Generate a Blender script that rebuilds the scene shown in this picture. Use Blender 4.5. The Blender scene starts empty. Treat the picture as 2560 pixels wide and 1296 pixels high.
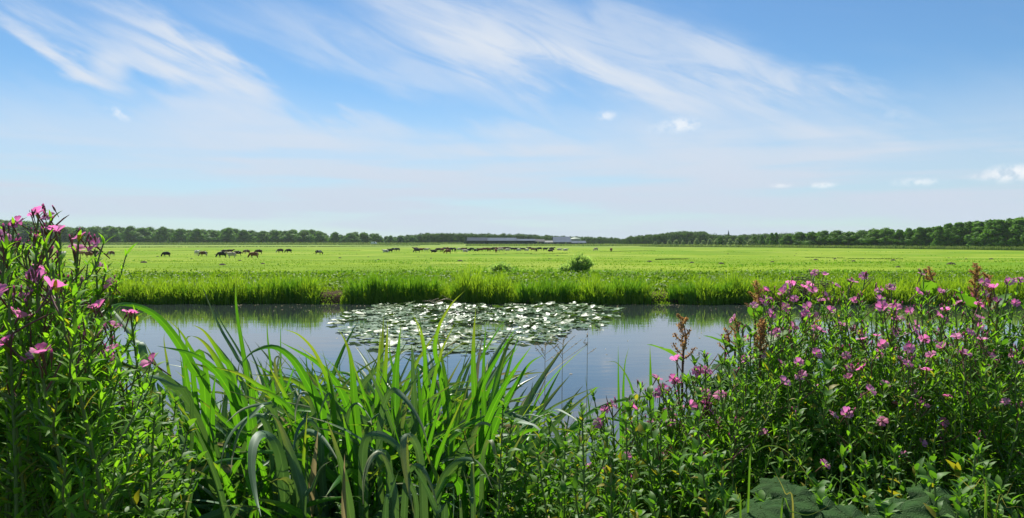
import bpy, math, random
import numpy as np
from mathutils import Vector, Matrix, noise
R = math.radians
random.seed(7); rng = np.random.default_rng(11)
S = bpy.context.scene
COL = S.collection

# ------------------------------------------------------------------ camera, world, sun, exposure
F = 1850.0; CZ = 2.05; PITCH = math.atan(46.0 / F); HOR = 602.0
cam_d = bpy.data.cameras.new('camera'); cam = bpy.data.objects.new('camera', cam_d); COL.objects.link(cam)
cam_d.sensor_width = 36; cam_d.lens = 36 * F / 2560; cam_d.clip_start = .05; cam_d.clip_end = 20000
cam.location = (0, 0, CZ); cam.rotation_euler = (R(90) - PITCH, 0, 0); S.camera = cam
SUN_AZ, SUN_EL = -14.0, 52.0
sv = Vector((math.sin(R(SUN_AZ)) * math.cos(R(SUN_EL)), math.cos(R(SUN_AZ)) * math.cos(R(SUN_EL)), math.sin(R(SUN_EL))))
sun_d = bpy.data.lights.new('sun', 'SUN'); sun_d.energy = 5.0; sun_d.angle = R(.53); sun_d.color = (1, .96, .89)
sun = bpy.data.objects.new('sun', sun_d); COL.objects.link(sun); sun.rotation_euler = (-sv).to_track_quat('-Z', 'Y').to_euler()
S.view_settings.view_transform = 'Standard'; S.view_settings.look = 'None'
S.view_settings.exposure = .62; S.view_settings.gamma = 1; S.view_settings.use_curve_mapping = False
S.render.engine = 'CYCLES'
S.cycles.max_bounces = 10; S.cycles.diffuse_bounces = 6; S.cycles.glossy_bounces = 3; S.cycles.transmission_bounces = 6
S.cycles.transparent_max_bounces = 8; S.cycles.volume_bounces = 1

class NT:
    """small helper for node trees"""
    def __init__(s, tree): s.t = tree; s.n = tree.nodes; s.l = tree.links
    def add(s, typ, ins=None, **kw):
        nd = s.n.new(typ)
        for k, v in kw.items(): setattr(nd, k, v)
        for k, v in (ins or {}).items():
            if isinstance(v, bpy.types.NodeSocket): s.l.new(v, nd.inputs[k])
            else: nd.inputs[k].default_value = v
        return nd
    def math(s, op, a, b=0.0, c=0.0, clamp=False):
        return s.add('ShaderNodeMath', {0: a, 1: b, 2: c}, operation=op, use_clamp=clamp).outputs[0]
    def mr(s, v, a, b, c=0.0, d=1.0, kind='SMOOTHSTEP'):
        return s.add('ShaderNodeMapRange', {0: v, 1: a, 2: b, 3: c, 4: d}, interpolation_type=kind).outputs[0]
    def mix(s, f, a, b):
        m = s.add('ShaderNodeMix', data_type='RGBA')
        for i, v in ((0, f), (6, a), (7, b)):
            if isinstance(v, bpy.types.NodeSocket): s.l.new(v, m.inputs[i])
            else: m.inputs[i].default_value = v if i == 0 else (*v[:3], 1)
        return m.outputs[2]
    def noise(s, vec, scale, detail=4, rough=.5, lac=2.0, dist=0.0):
        n = s.add('ShaderNodeTexNoise', {'Scale': scale, 'Detail': detail, 'Roughness': rough, 'Lacunarity': lac, 'Distortion': dist})
        if vec is not None: s.l.new(vec, n.inputs['Vector'])
        return n

w = bpy.data.worlds.new('World'); S.world = w; w.use_nodes = True
for n in list(w.node_tree.nodes): w.node_tree.nodes.remove(n)
T = NT(w.node_tree)
sky = T.add('ShaderNodeTexSky', sky_type='NISHITA'); sky.sun_disc = False
sky.sun_elevation = R(SUN_EL); sky.sun_rotation = R(SUN_AZ); sky.air_density = 1.0; sky.dust_density = .15; sky.ozone_density = 3.0
tc = T.add('ShaderNodeTexCoord')
sep = T.add('ShaderNodeSeparateXYZ', {0: tc.outputs['Generated']})
az = T.math('ARCTAN2', sep.outputs[0], sep.outputs[1]); el = T.math('ARCSINE', sep.outputs[2])
p0 = T.add('ShaderNodeCombineXYZ', {0: az, 1: el}).outputs[0]
# slow warp that makes the edges of the cirrus ragged
rot = T.add('ShaderNodeMapping', {'Vector': p0, 'Rotation': (0, 0, R(22)), 'Scale': (1, 1, 1)}, vector_type='POINT').outputs[0]
rot = T.add('ShaderNodeMapping', {'Vector': rot, 'Scale': (1.0, 3.4, 1)}, vector_type='POINT').outputs[0]
wn = T.noise(rot, 5.0, 5, .55)
wv = T.add('ShaderNodeVectorMath', {0: wn.outputs['Color'], 1: (.5, .5, .5)}, operation='SUBTRACT').outputs[0]
wv = T.add('ShaderNodeVectorMath', {0: wv, 'Scale': .13}, operation='SCALE').outputs[0]
p1 = T.add('ShaderNodeVectorMath', {0: p0, 1: wv}, operation='ADD').outputs[0]
fib = T.add('ShaderNodeMapping', {'Vector': rot, 'Scale': (2.2, 3.4, 1)}, vector_type='POINT').outputs[0]
fibre = T.noise(fib, 2.2, 9, .58, dist=1.1).outputs[0]
fib2 = T.mr(fibre, .32, .64)
soft = T.noise(rot, 2.6, 6, .6, dist=.5).outputs[0]
softm = T.mr(soft, .3, .62)
STREAKS = [  # centre px, py, half length, half width, slope in degrees, strength, fibrous 0/1 (sky directions measured on the photograph)
 (140, 118, 230, 36, -17, .9, 1), (285, 158, 60, 36, -10, .7, 0), (180, 40, 330, 42, -16, .4, 1), (500, 165, 270, 58, -26, .85, 1), (600, 205, 150, 34, -24, .4, 0),
 (1120, 62, 260, 80, -26, .6, 1), (1210, 110, 90, 24, -32, .5, 1), (760, 60, 260, 90, -10, .22, 1), (900, 130, 300, 80, -10, .25, 1),
 (1180, 170, 420, 120, -18, .35, 1), (2330, 390, 420, 60, -10, .5, 1),
 (560, 310, 520, 56, -6, .42, 0), (1150, 370, 600, 50, -4, .35, 0), (1440, 190, 430, 62, -19, .85, 1), (1650, 232, 240, 48, -16, .7, 0), (1560, 130, 560, 120, -20, .5, 1), (1250, 60, 420, 110, -16, .2, 0), (1950, 240, 420, 70, -22, .55, 1), (2150, 300, 260, 70, -18, .5, 1),
 (450, 450, 1250, 160, -3, .88, 0), (660, 300, 300, 46, -8, .4, 0), (2050, 480, 1150, 165, -2, .85, 0), (1950, 380, 520, 100, -10, .6, 0), (1400, 440, 600, 90, 0, .55, 0),
]
acc = None
for (px, py, a, b, ang, st, fb) in STREAKS:
    ca = math.atan((px - 1280) / F); ce = math.atan((HOR - py) / F * math.cos(ca)); cc = math.cos(ca)
    m = T.add('ShaderNodeMapping', {'Vector': p1 if a > 120 else T.add('ShaderNodeVectorMath', {0: p0, 1: T.add('ShaderNodeVectorMath', {0: wv, 'Scale': .25}, operation='SCALE').outputs[0]}, operation='ADD').outputs[0],
        'Location': (ca, ce, 0), 'Rotation': (0, 0, R(ang)), 'Scale': (a / F * cc, b / F, 1)}, vector_type='TEXTURE').outputs[0]
    ln = T.add('ShaderNodeVectorMath', {0: m}, operation='LENGTH').outputs['Value']
    g = T.mr(ln, 1.2, 0.25)
    g = T.math('MULTIPLY', g, st)
    if fb: g = T.math('MULTIPLY', g, T.math('MULTIPLY_ADD', fib2, .8, .25))
    else: g = T.math('MULTIPLY', g, T.math('MULTIPLY_ADD', softm, .35, .68))
    # combine as 1-(1-a)(1-b)
    if acc is None: acc = g
    else:
        acc = T.math('SUBTRACT', 1.0, T.math('MULTIPLY', T.math('SUBTRACT', 1.0, acc, clamp=True), T.math('SUBTRACT', 1.0, g, clamp=True)))
# thin veil all round the lower sky, thinner overhead
veil = T.math('MULTIPLY', T.mr(el, .22, .02), T.math('MULTIPLY_ADD', softm, .25, .72))
veil = T.math('ADD', veil, T.math('MULTIPLY', T.mr(soft, .45, .8), .08))
acc = T.math('SUBTRACT', 1.0, T.math('MULTIPLY', T.math('SUBTRACT', 1.0, acc, clamp=True), T.math('SUBTRACT', 1.0, veil, clamp=True)))
# bluish grey bars low in the veil
gm = T.add('ShaderNodeMapping', {'Vector': p0, 'Scale': (1.6, 22, 1)}, vector_type='POINT').outputs[0]
bars = T.mr(T.noise(gm, 1.6, 4, .5).outputs[0], .43, .62)
bars = T.math('MULTIPLY', bars, T.mr(el, .19, .07))
acc = T.math('MULTIPLY', acc, T.math('MULTIPLY_ADD', bars, -.48, 1.0), clamp=True)
SKYTINT = (.66, .90, 1.04)
skyc = T.add('ShaderNodeMix', {6: sky.outputs[0], 7: (*SKYTINT, 1), 0: 1.0}, data_type='RGBA', blend_type='MULTIPLY').outputs[2]
cloudc = T.mix(T.mr(el, .0, .22), (5.7, 6.45, 7.7), (6.9, 7.5, 8.4))
fin = T.mix(acc, skyc, cloudc)
puff = None
for (px, py, a, b, ang, st) in [(1702, 314, 60, 22, 0, .75), (1690, 322, 90, 16, 0, .35), (1515, 291, 30, 14, 0, .6), (302, 286, 34, 14, -22, .6), (2525, 434, 80, 22, 4, .9), (2470, 442, 60, 10, 0, .5), (2055, 464, 40, 9, 0, .7), (2290, 456, 64, 11, 0, .6), (1950, 465, 30, 7, 0, .5), (2230, 288, 50, 14, -10, .15)]:
    ca = math.atan((px - 1280) / F); ce = math.atan((HOR - py) / F * math.cos(ca)); cc = math.cos(ca)
    m = T.add('ShaderNodeMapping', {'Vector': p0, 'Location': (ca, ce, 0), 'Rotation': (0, 0, R(ang)), 'Scale': (a / F * cc, b / F, 1)}, vector_type='TEXTURE').outputs[0]
    ln = T.add('ShaderNodeVectorMath', {0: m}, operation='LENGTH').outputs['Value']
    g = T.math('MULTIPLY', T.mr(ln, 1.2, 0.1), st); puff = g if puff is None else T.math('MAXIMUM', puff, g)
pn = T.noise(p0, 70.0, 5, .6).outputs[0]
puff = T.math('MULTIPLY', puff, T.mr(pn, .36, .60), clamp=True)
fin = T.mix(puff, fin, (8.9, 9.1, 9.4))
bg = T.add('ShaderNodeBackground', {0: fin, 1: .069})
out = T.add('ShaderNodeOutputWorld', {0: bg.outputs[0]})
w.cycles.sampling_method = 'MANUAL'; w.cycles.sample_map_resolution = 512

# ------------------------------------------------------------------ helpers
def P(px, py, Y):
    """the point of the place seen at a pixel of the photograph, Y metres out"""
    dx = (px - 1280) / F; dy = (648 - py) / F
    t = Y / (math.cos(PITCH) + dy * math.sin(PITCH))
    return Vector((t * dx, Y, CZ + t * (dy * math.cos(PITCH) - math.sin(PITCH))))

def smooth(a, b, x):
    t = min(1, max(0, (x - a) / (b - a))); return t * t * (3 - 2 * t)
def near_z(x, y):
    n = noise.noise(Vector((x * .9, y * .9, 3))) * .06
    return .78 - .14 * smooth(.6, 2, y) - .62 * smooth(2.2, 4.0, y) - .7 * smooth(3.9, 5.2, y) + n * (1 - smooth(3.5, 4, y))
def field_z(y): return .34 - 2.24 * smooth(34, 190, y)
def edge_y(x): return 24.0 + .75 * noise.noise(Vector((x * .2, 0, 1))) + .35 * noise.noise(Vector((x * .9, 4, 1)))
def on_field(px, py):
    d = 100.0
    for _ in range(60): d = .5 * d + .5 * (CZ - field_z(d)) * F / (py - HOR)
    return Vector(((px - 1280) / F * d, d, field_z(d)))

def tag(o, label=None, cat=None, group=None, kind=None):
    if label: o['label'] = label
    if cat: o['category'] = cat
    if group: o['group'] = group
    if kind: o['kind'] = kind
    return o
def mesh_np(name, V, quads=None, tris=None, mat=None, uv=None, smooth_=True, mi=None):
    me = bpy.data.meshes.new(name); V = np.asarray(V, dtype=np.float32)
    q = np.zeros((0, 4), int) if quads is None or len(quads) == 0 else np.asarray(quads, int)
    t = np.zeros((0, 3), int) if tris is None or len(tris) == 0 else np.asarray(tris, int)
    loops = np.concatenate([q.ravel(), t.ravel()]).astype(np.int32)
    tot = np.concatenate([np.full(len(q), 4), np.full(len(t), 3)]).astype(np.int32)
    st = np.concatenate([[0], np.cumsum(tot)[:-1]]).astype(np.int32)
    me.vertices.add(len(V)); me.vertices.foreach_set('co', V.ravel())
    me.loops.add(len(loops)); me.loops.foreach_set('vertex_index', loops)
    me.polygons.add(len(tot)); me.polygons.foreach_set('loop_start', st)
    for m in (mat if isinstance(mat, (list, tuple)) else [mat]): me.materials.append(m)
    if uv is not None:
        l = me.uv_layers.new(name='UVMap'); l.data.foreach_set('uv', np.asarray(uv, np.float32)[loops].ravel())
    if mi is not None: me.polygons.foreach_set('material_index', np.asarray(mi, np.int32))
    me.update(calc_edges=True)
    me.polygons.foreach_set('use_smooth', np.full(len(tot), bool(smooth_)))
    return me
def link(name, data, parent=None, loc=None):
    o = bpy.data.objects.new(name, data); COL.objects.link(o)
    if parent is not None: o.parent = parent
    if loc is not None: o.location = loc
    return o
def thing(name, label, cat, loc=(0, 0, 0), rz=0, group=None):
    o = link(name, None, None, loc); o.rotation_euler = (0, 0, rz); o.empty_display_size = .2
    return tag(o, label, cat, group)
def copy_tree(o, parent=None):
    c = o.copy(); COL.objects.link(c)
    if parent is not None: c.parent = parent
    for ch in CH.get(o.name, []): copy_tree(ch, c)
    return c
CH = {}
def kid(parent, name, data, loc=None):
    o = link(name, data, parent, loc); CH.setdefault(parent.name, []).append(o); return o

class MB:
    def __init__(s): s.v = []; s.q = []; s.t = []; s.uv = []; s.mq = []; s.mt = []; s.n = 0
    def add(s, V, q=None, t=None, uv=None, m=0):
        V = np.asarray(V, float)
        s.v.append(V); s.uv.append(np.zeros((len(V), 2)) if uv is None else uv)
        if q is not None and len(q): s.q.append(np.asarray(q, int) + s.n); s.mq += [m] * len(q)
        if t is not None and len(t): s.t.append(np.asarray(t, int) + s.n); s.mt += [m] * len(t)
        s.n += len(V)
    def mesh(s, name, mat, smooth_=True):
        return mesh_np(name, np.concatenate(s.v), np.concatenate(s.q) if s.q else None, np.concatenate(s.t) if s.t else None,
                       mat, np.concatenate(s.uv), smooth_, s.mq + s.mt)
def box(x0, x1, y0, y1, z0, z1):
    V = [(x, y, z) for x in (x0, x1) for y in (y0, y1) for z in (z0, z1)]
    return V, [(0, 1, 3, 2), (4, 6, 7, 5), (0, 4, 5, 1), (2, 3, 7, 6), (0, 2, 6, 4), (1, 5, 7, 3)]
def tube(pts, rad, ns=5):
    pts = [Vector(p) for p in pts]; V = []; Q = []
    for i, p in enumerate(pts):
        t = (pts[min(i + 1, len(pts) - 1)] - pts[max(i - 1, 0)]).normalized()
        a = t.cross(Vector((.31, .95, .05)))
        a = a.normalized() if a.length > 1e-4 else Vector((1, 0, 0)); b = t.cross(a)
        r = rad[i] if hasattr(rad, '__len__') else rad
        for k in range(ns):
            an = 2 * math.pi * k / ns; V.append(p + a * math.cos(an) * r + b * math.sin(an) * r)
    for i in range(len(pts) - 1):
        for k in range(ns): Q.append((i * ns + k, i * ns + (k + 1) % ns, (i + 1) * ns + (k + 1) % ns, (i + 1) * ns + k))
    return V, Q
def catmull(pts, n):
    pts = [Vector(p) for p in pts]; P_ = [pts[0] * 2 - pts[1]] + pts + [pts[-1] * 2 - pts[-2]]
    seg = len(pts) - 1; o = []
    for i in range(n + 1):
        u = i / n * seg; k = min(int(u), seg - 1); t = u - k; a, b, c, d = P_[k:k + 4]
        o.append(.5 * ((2 * b) + (c - a) * t + (2 * a - 5 * b + 4 * c - d) * t * t + (3 * b - a - 3 * c + d) * t ** 3))
    return o
def ribbon(pts, width, face=Vector((0, -1, 0)), tw0=0.0, tw1=0.0, fold=.18, blunt=.0):
    """sword leaf: a strip with a raised midrib, four quads wide"""
    n = len(pts); V = []; Q = []; U = []
    L = [0]
    for i in range(1, n): L.append(L[-1] + (pts[i] - pts[i - 1]).length)
    prev = None
    for i, p in enumerate(pts):
        s = L[i] / L[-1]
        t = (pts[min(i + 1, n - 1)] - pts[max(i - 1, 0)]).normalized()
        side = t.cross(face)
        if side.length < .08 and prev is not None: side = prev.copy()
        side.normalize()
        if prev is not None and side.dot(prev) < 0: side = -side
        if prev is not None: side = (side + prev * .8).normalized(); side = (side - t * side.dot(t)).normalized()
        prev = side.copy()
        an = tw0 + (tw1 - tw0) * s
        nrm = side.cross(t)
        sd = side * math.cos(an) + nrm * math.sin(an); nr = sd.cross(t)
        wd = width * (min(1, .7 + s * 1.4) * max(0.015, (1 - max(0, (s - .6) / .4) ** (2.4 + blunt))))
        for k, u in enumerate((-1, -.5, 0, .5, 1)):
            V.append(p + sd * (u * wd * .5) + nr * (fold * wd * (1 - abs(u)) ** 1.0)); U.append((k / 4, s))
    for i in range(n - 1):
        for k in range(4): Q.append((i * 5 + k, i * 5 + k + 1, (i + 1) * 5 + k + 1, (i + 1) * 5 + k))
    return V, Q, np.array(U)
def blades(base, h, wd, lean_az, bend, face_az=None):
    """many narrow grass blades as one array of seven point strips"""
    N = len(base); tt = np.array([0, .4, .75, 1.0]); ww = np.array([1, .85, .55, 0])
    if face_az is None: face_az = rng.uniform(-.9, .9, N)
    sd = np.stack([np.cos(face_az), np.sin(face_az), np.zeros(N)], 1)
    ld = np.stack([np.cos(lean_az), np.sin(lean_az), np.zeros(N)], 1)
    V = np.zeros((N, 7, 3))
    for k in range(4):
        t = tt[k]; c = base + np.array([0, 0, 1.0]) * (h * t * (1 - .45 * bend * t * t))[:, None] + ld * (h * bend * t * t)[:, None]
        if k < 3:
            V[:, 2 * k] = c - sd * (wd * ww[k] / 2)[:, None]; V[:, 2 * k + 1] = c + sd * (wd * ww[k] / 2)[:, None]
        else: V[:, 6] = c
    o = (np.arange(N) * 7)[:, None, None]
    q = (np.array([[0, 1, 3, 2], [2, 3, 5, 4]])[None] + o).reshape(-1, 4); t = (np.array([[4, 5, 6]])[None] + o).reshape(-1, 3)
    return V.reshape(-1, 3), q, t
def chips(cen, size, nrm=None, aspect=.6):
    """small four cornered leaves, bent along the middle, scattered and turned at random"""
    N = len(cen)
    if nrm is None: nrm = rng.normal(size=(N, 3))
    nrm = nrm / np.linalg.norm(nrm, axis=1, keepdims=True)
    a = rng.normal(size=(N, 3)); a -= nrm * (a * nrm).sum(1, keepdims=True); a /= np.linalg.norm(a, axis=1, keepdims=True)
    b = np.cross(nrm, a); s = np.asarray(size).reshape(-1, 1) * np.ones((N, 1))
    V = np.stack([cen - a * s, cen + b * s * aspect + nrm * s * .25, cen + a * s, cen - b * s * aspect + nrm * s * .25], 1)
    o = (np.arange(N) * 4)[:, None]
    t = np.concatenate([np.array([[0, 1, 2]]) + o, np.array([[0, 2, 3]]) + o])
    return V.reshape(-1, 3), t

# ------------------------------------------------------------------ materials
def mat_new(name):
    m = bpy.data.materials.new(name); m.use_nodes = True
    for n in list(m.node_tree.nodes): m.node_tree.nodes.remove(n)
    return m, NT(m.node_tree)
def leaf_mat(name, c1, c2, tr=.4, rough=.5, spec=.4, trc=None, tip=None, nscale=6.0, vein=False, yel=0.0, spots=0.0):
    m, t = mat_new(name)
    geo = t.add('ShaderNodeNewGeometry'); oi = t.add('ShaderNodeObjectInfo'); tco = t.add('ShaderNodeTexCoord')
    r = t.math('FRACT', t.math('ADD', geo.outputs['Random Per Island'], oi.outputs['Random']))
    ns = t.noise(tco.outputs['Object'], nscale, 3).outputs[0]
    f = t.math('ADD', t.math('MULTIPLY', r, .7), t.math('MULTIPLY_ADD', ns, .9, -.3), clamp=True)
    c = t.mix(f, c1, c2)
    uv = t.add('ShaderNodeSeparateXYZ', {0: tco.outputs['UV']})
    if yel: c = t.mix(t.math('MULTIPLY', t.math('GREATER_THAN', t.math('FRACT', t.math('MULTIPLY', r, 7.31)), 1 - yel), .8), c, (.34, .27, .04))
    if spots: c = t.mix(t.math('MULTIPLY', t.mr(t.noise(tco.outputs['Object'], 38, 4, .7).outputs[0], .63, .72), spots), c, (.22, .14, .06))
    if vein:
        st = t.add('ShaderNodeTexWave', {'Vector': t.add('ShaderNodeCombineXYZ', {0: uv.outputs[0]}).outputs[0], 'Scale': 4.2, 'Distortion': 0.0}, wave_type='BANDS', bands_direction='X').outputs['Fac']
        mid = t.mr(t.math('ABSOLUTE', t.math('SUBTRACT', uv.outputs[0], .5)), .09, .0)
        c = t.mix(t.math('MULTIPLY', st, .3), c, [x * .62 for x in c1])
        c = t.mix(t.math('MULTIPLY', mid, .45), c, [min(1, x * 1.5) for x in c2])
    if tip:
        tf = t.mr(t.math('ADD', uv.outputs[1], t.math('MULTIPLY_ADD', r, .16, -.08)), .9, 1.0)
        c = t.mix(t.math('MULTIPLY', tf, .85), c, tip)
    if trc is None: trc = (1.25, 1.35, .55)
    tcol = t.add('ShaderNodeMix', {0: 1.0, 6: c, 7: (*trc, 1)}, data_type='RGBA', blend_type='MULTIPLY').outputs[2]
    pb = t.add('ShaderNodeBsdfPrincipled', {'Base Color': c, 'Roughness': rough, 'Specular IOR Level': spec})
    tb = t.add('ShaderNodeBsdfTranslucent', {0: tcol})
    ms = t.add('ShaderNodeMixShader', {0: tr, 1: pb.outputs[0], 2: tb.outputs[0]})
    t.add('ShaderNodeOutputMaterial', {0: ms.outputs[0]})
    return m
def plain(name, c, rough=.6, c2=None, scale=3.0, spec=.3, bump=0.0):
    m, t = mat_new(name); tco = t.add('ShaderNodeTexCoord'); ns = t.noise(tco.outputs['Object'], scale, 6, .6).outputs[0]
    cc = t.mix(t.mr(ns, .3, .7), c, c2 or [x * .7 for x in c])
    pb = t.add('ShaderNodeBsdfPrincipled', {'Base Color': cc, 'Roughness': rough, 'Specular IOR Level': spec})
    if bump: t.l.new(t.add('ShaderNodeBump', {'Strength': bump, 'Height': ns}).outputs[0], pb.inputs['Normal'])
    t.add('ShaderNodeOutputMaterial', {0: pb.outputs[0]}); return m

M_iris = leaf_mat('iris leaf', (.050, .175, .020), (.120, .30, .028), tr=.52, rough=.34, spec=.5, tip=(.20, .24, .05), vein=True, spots=.7, trc=(1.45, 1.5, .35))
M_irisp = leaf_mat('iris leaf glaucous', (.075, .165, .070), (.135, .235, .110), tr=.24, rough=.55, spec=.45, tip=(.26, .27, .12), vein=True, spots=.7, trc=(1.3, 1.4, .4))
M_grass_n = leaf_mat('near grass', (.09, .20, .02), (.17, .30, .035), tr=.45, rough=.4, spec=.45, tip=(.34, .28, .10))
M_wil = leaf_mat('willowherb leaf', (.095, .240, .024), (.210, .400, .036), tr=.55, rough=.55, spec=.25, yel=.05, trc=(1.5, 1.6, .4))
M_herb = leaf_mat('herb leaf', (.060, .165, .024), (.135, .270, .032), tr=.5, rough=.52, spec=.3, yel=.06, trc=(1.45, 1.55, .4))
M_big = leaf_mat('broad leaf', (.025, .085, .022), (.045, .115, .028), tr=.32, rough=.62, spec=.15, nscale=9)
def vein_leaf():
    m, t = mat_new('veined broad leaf'); tco = t.add('ShaderNodeTexCoord'); uv = t.add('ShaderNodeSeparateXYZ', {0: tco.outputs['UV']})
    w_ = t.math('ABSOLUTE', t.math('SINE', t.math('MULTIPLY_ADD', uv.outputs[0], 31.4, t.math('MULTIPLY', uv.outputs[1], 1.2)))); ns = t.noise(tco.outputs['Object'], 7, 6, .7).outputs[0]; n2 = t.noise(tco.outputs['Object'], 22, 3, .7).outputs[0]
    v = t.mr(w_, .16, .0); c = t.mix(ns, (.035, .110, .022), (.085, .200, .040)); c = t.mix(t.math('MULTIPLY', v, .5), c, (.12, .22, .06)); c = t.mix(t.mr(n2, .66, .70), c, (.16, .11, .04))
    b = t.add('ShaderNodeBump', {'Strength': .8, 'Distance': .01, 'Height': t.math('SUBTRACT', n2, t.math('MULTIPLY', v, .8))}).outputs[0]
    pb = t.add('ShaderNodeBsdfPrincipled', {'Base Color': c, 'Roughness': .6, 'Specular IOR Level': .2, 'Normal': b}); tb = t.add('ShaderNodeBsdfTranslucent', {0: c})
    t.add('ShaderNodeOutputMaterial', {0: t.add('ShaderNodeMixShader', {0: .35, 1: pb.outputs[0], 2: tb.outputs[0]}).outputs[0]}); return m
M_big = vein_leaf()
M_stem = leaf_mat('green stem', (.11, .20, .04), (.17, .22, .06), tr=.1, rough=.5)
M_rstem = leaf_mat('reddish stem', (.16, .06, .05), (.22, .12, .07), tr=.2, rough=.5, trc=(1.2, .8, .7))
M_petal = leaf_mat('pink petal', (.86, .22, .44), (.92, .42, .64), tr=.5, rough=.6, spec=.15, trc=(1.1, .75, 1.1))
M_white = plain('flower centre', (.75, .68, .62), .6)
M_rust = leaf_mat('rusty dock seeds', (.34, .19, .07), (.58, .40, .18), tr=.45, rough=.7, spec=.1, trc=(1.2, 1.0, .7), nscale=20)
M_straw = leaf_mat('straw', (.30, .24, .13), (.45, .38, .22), tr=.3, rough=.6, trc=(1.1, 1.05, .8))
M_dead = leaf_mat('withered leaf', (.14, .06, .03), (.34, .17, .05), tr=.3, rough=.7, spec=.1, trc=(1.2, 1, .6))
M_bank = leaf_mat('bank grass', (.110, .230, .020), (.29, .42, .05), tr=.55, rough=.5, spec=.3, nscale=1.1, trc=(1.4, 1.4, .4))
M_sedge = leaf_mat('sedge', (.085, .215, .020), (.190, .35, .038), tr=.42, rough=.5, spec=.3, nscale=.5, trc=(1.4, 1.45, .4))
M_mead = leaf_mat('meadow leaves', (.095, .185, .010), (.190, .290, .020), tr=.42, rough=.55, spec=.25, nscale=.5, trc=(1.3, 1.35, .4))
M_bush = leaf_mat('willow leaf', (.26, .38, .14), (.42, .54, .24), tr=.6, rough=.5, spec=.35)
M_tree = leaf_mat('broadleaf crown', (.035, .105, .012), (.170, .310, .036), tr=.45, rough=.65, spec=.15, nscale=.12, trc=(1.2, 1.4, .5))
M_poplar = leaf_mat('poplar crown', (.035, .110, .010), (.180, .340, .034), tr=.45, rough=.65, spec=.15, nscale=.12, trc=(1.2, 1.4, .5))
M_willow = leaf_mat('grey willow crown', (.20, .28, .12), (.34, .40, .20), tr=.45, rough=.65, spec=.15, nscale=.15, trc=(1.2, 1.3, .6))
M_reed = leaf_mat('pale reed', (.15, .22, .08), (.26, .31, .13), tr=.35, rough=.6, spec=.15, nscale=.05)
M_rush = leaf_mat('dark rushes', (.05, .10, .03), (.09, .15, .04), tr=.3, rough=.6, spec=.15, nscale=.05)
M_bark = plain('bark', (.11, .09, .07), .9, (.06, .05, .04), 2, bump=.3)
M_pad = leaf_mat('lily pad', (.038, .10, .022), (.10, .175, .05), tr=.1, rough=.38, spec=.28, nscale=5)
M_padd = leaf_mat('lily pad darker', (.05, .11, .018), (.11, .18, .035), tr=.25, rough=.45, spec=.4, nscale=5)

def ground_mat():
    m, t = mat_new('pasture grass'); geo = t.add('ShaderNodeNewGeometry'); pos = geo.outputs['Position']
    sp = t.add('ShaderNodeSeparateXYZ', {0: pos})
    n1 = t.noise(t.add('ShaderNodeMapping', {'Vector': pos, 'Scale': (.35, 1.0, 1)}, vector_type='POINT').outputs[0], .06, 6, .6).outputs[0]
    n2 = t.noise(pos, 3.0, 5, .65).outputs[0]
    n3 = t.noise(t.add('ShaderNodeMapping', {'Vector': pos, 'Scale': (.22, 1.0, 1)}, vector_type='POINT').outputs[0], .55, 5, .65).outputs[0]
    n4 = t.noise(t.add('ShaderNodeMapping', {'Vector': pos, 'Rotation': (0, 0, .5), 'Scale': (.1, 1.4, 1)}, vector_type='POINT').outputs[0], .05, 3, .5).outputs[0]
    c = t.mix(t.mr(n1, .35, .65), (.132, .228, .010), (.215, .300, .020))
    c = t.mix(t.math('MULTIPLY', t.mr(n3, .54, .72), .55), c, (.080, .155, .008))
    c = t.mix(t.math('MULTIPLY', t.mr(n4, .56, .66), .35), c, (.33, .42, .07))
    c = t.mix(t.math('MULTIPLY', t.mr(n2, .40, .75), .4), c, (.12, .22, .02))
    c = t.mix(t.mr(sp.outputs[1], 330, 520), c, t.mix(n3, (.13, .20, .04), (.20, .27, .06)))       # rough grazing further out
    c = t.mix(t.mr(sp.outputs[2], .30, .16), c, t.mix(n2, (.030, .020, .012), (.085, .055, .03)))
    low = t.mr(sp.outputs[1], 30, 23)
    low = t.math('MULTIPLY', low, t.mr(sp.outputs[2], .32, .2))
    c2 = t.mix(t.mr(sp.outputs[1], 27, 24.6), c, t.mix(n2, (.035, .022, .013), (.10, .065, .035)))
    far_c = t.mix(t.mr(sp.outputs[1], 40, 41), c2, t.mix(t.mr(n3, .50, .66, 0, .75), t.mix(t.mr(n1, .35, .65), (.132, .228, .010), (.215, .300, .020)), (.080, .155, .008)))
    far_c = t.mix(t.mr(sp.outputs[1], 330, 520), far_c, t.mix(n3, (.13, .20, .04), (.20, .27, .06)))
    n5 = t.noise(t.add('ShaderNodeMapping', {'Vector': pos, 'Scale': (.45, 1, 1)}, vector_type='POINT').outputs[0], .16, 5, .65).outputs[0]; n6 = t.noise(pos, .028, 4, .6).outputs[0]
    far_c = t.mix(t.math('MULTIPLY', t.mr(n5, .52, .63), .5), far_c, (.085, .165, .010)); far_c = t.mix(t.math('MULTIPLY', t.mr(n6, .50, .60), .6), far_c, (.27, .33, .045))
    far_c = t.mix(t.math('MULTIPLY', t.mr(n6, .46, .36), .7), far_c, (.12, .24, .012))
    far_c = t.mix(t.math('MULTIPLY', t.mr(sp.outputs[1], 27, 24.6), t.mr(sp.outputs[2], .40, .2)), far_c, t.mix(n2, (.035, .022, .013), (.10, .065, .035)))
    bmp = t.add('ShaderNodeBump', {'Strength': .6, 'Distance': .12, 'Height': t.math('ADD', n2, t.math('MULTIPLY', n3, .8))}).outputs[0]
    pb = t.add('ShaderNodeBsdfPrincipled', {'Base Color': far_c, 'Roughness': .95, 'Specular IOR Level': .05, 'Normal': bmp})
    t.add('ShaderNodeOutputMaterial', {0: pb.outputs[0]}); return m
M_ground = ground_mat()
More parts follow.
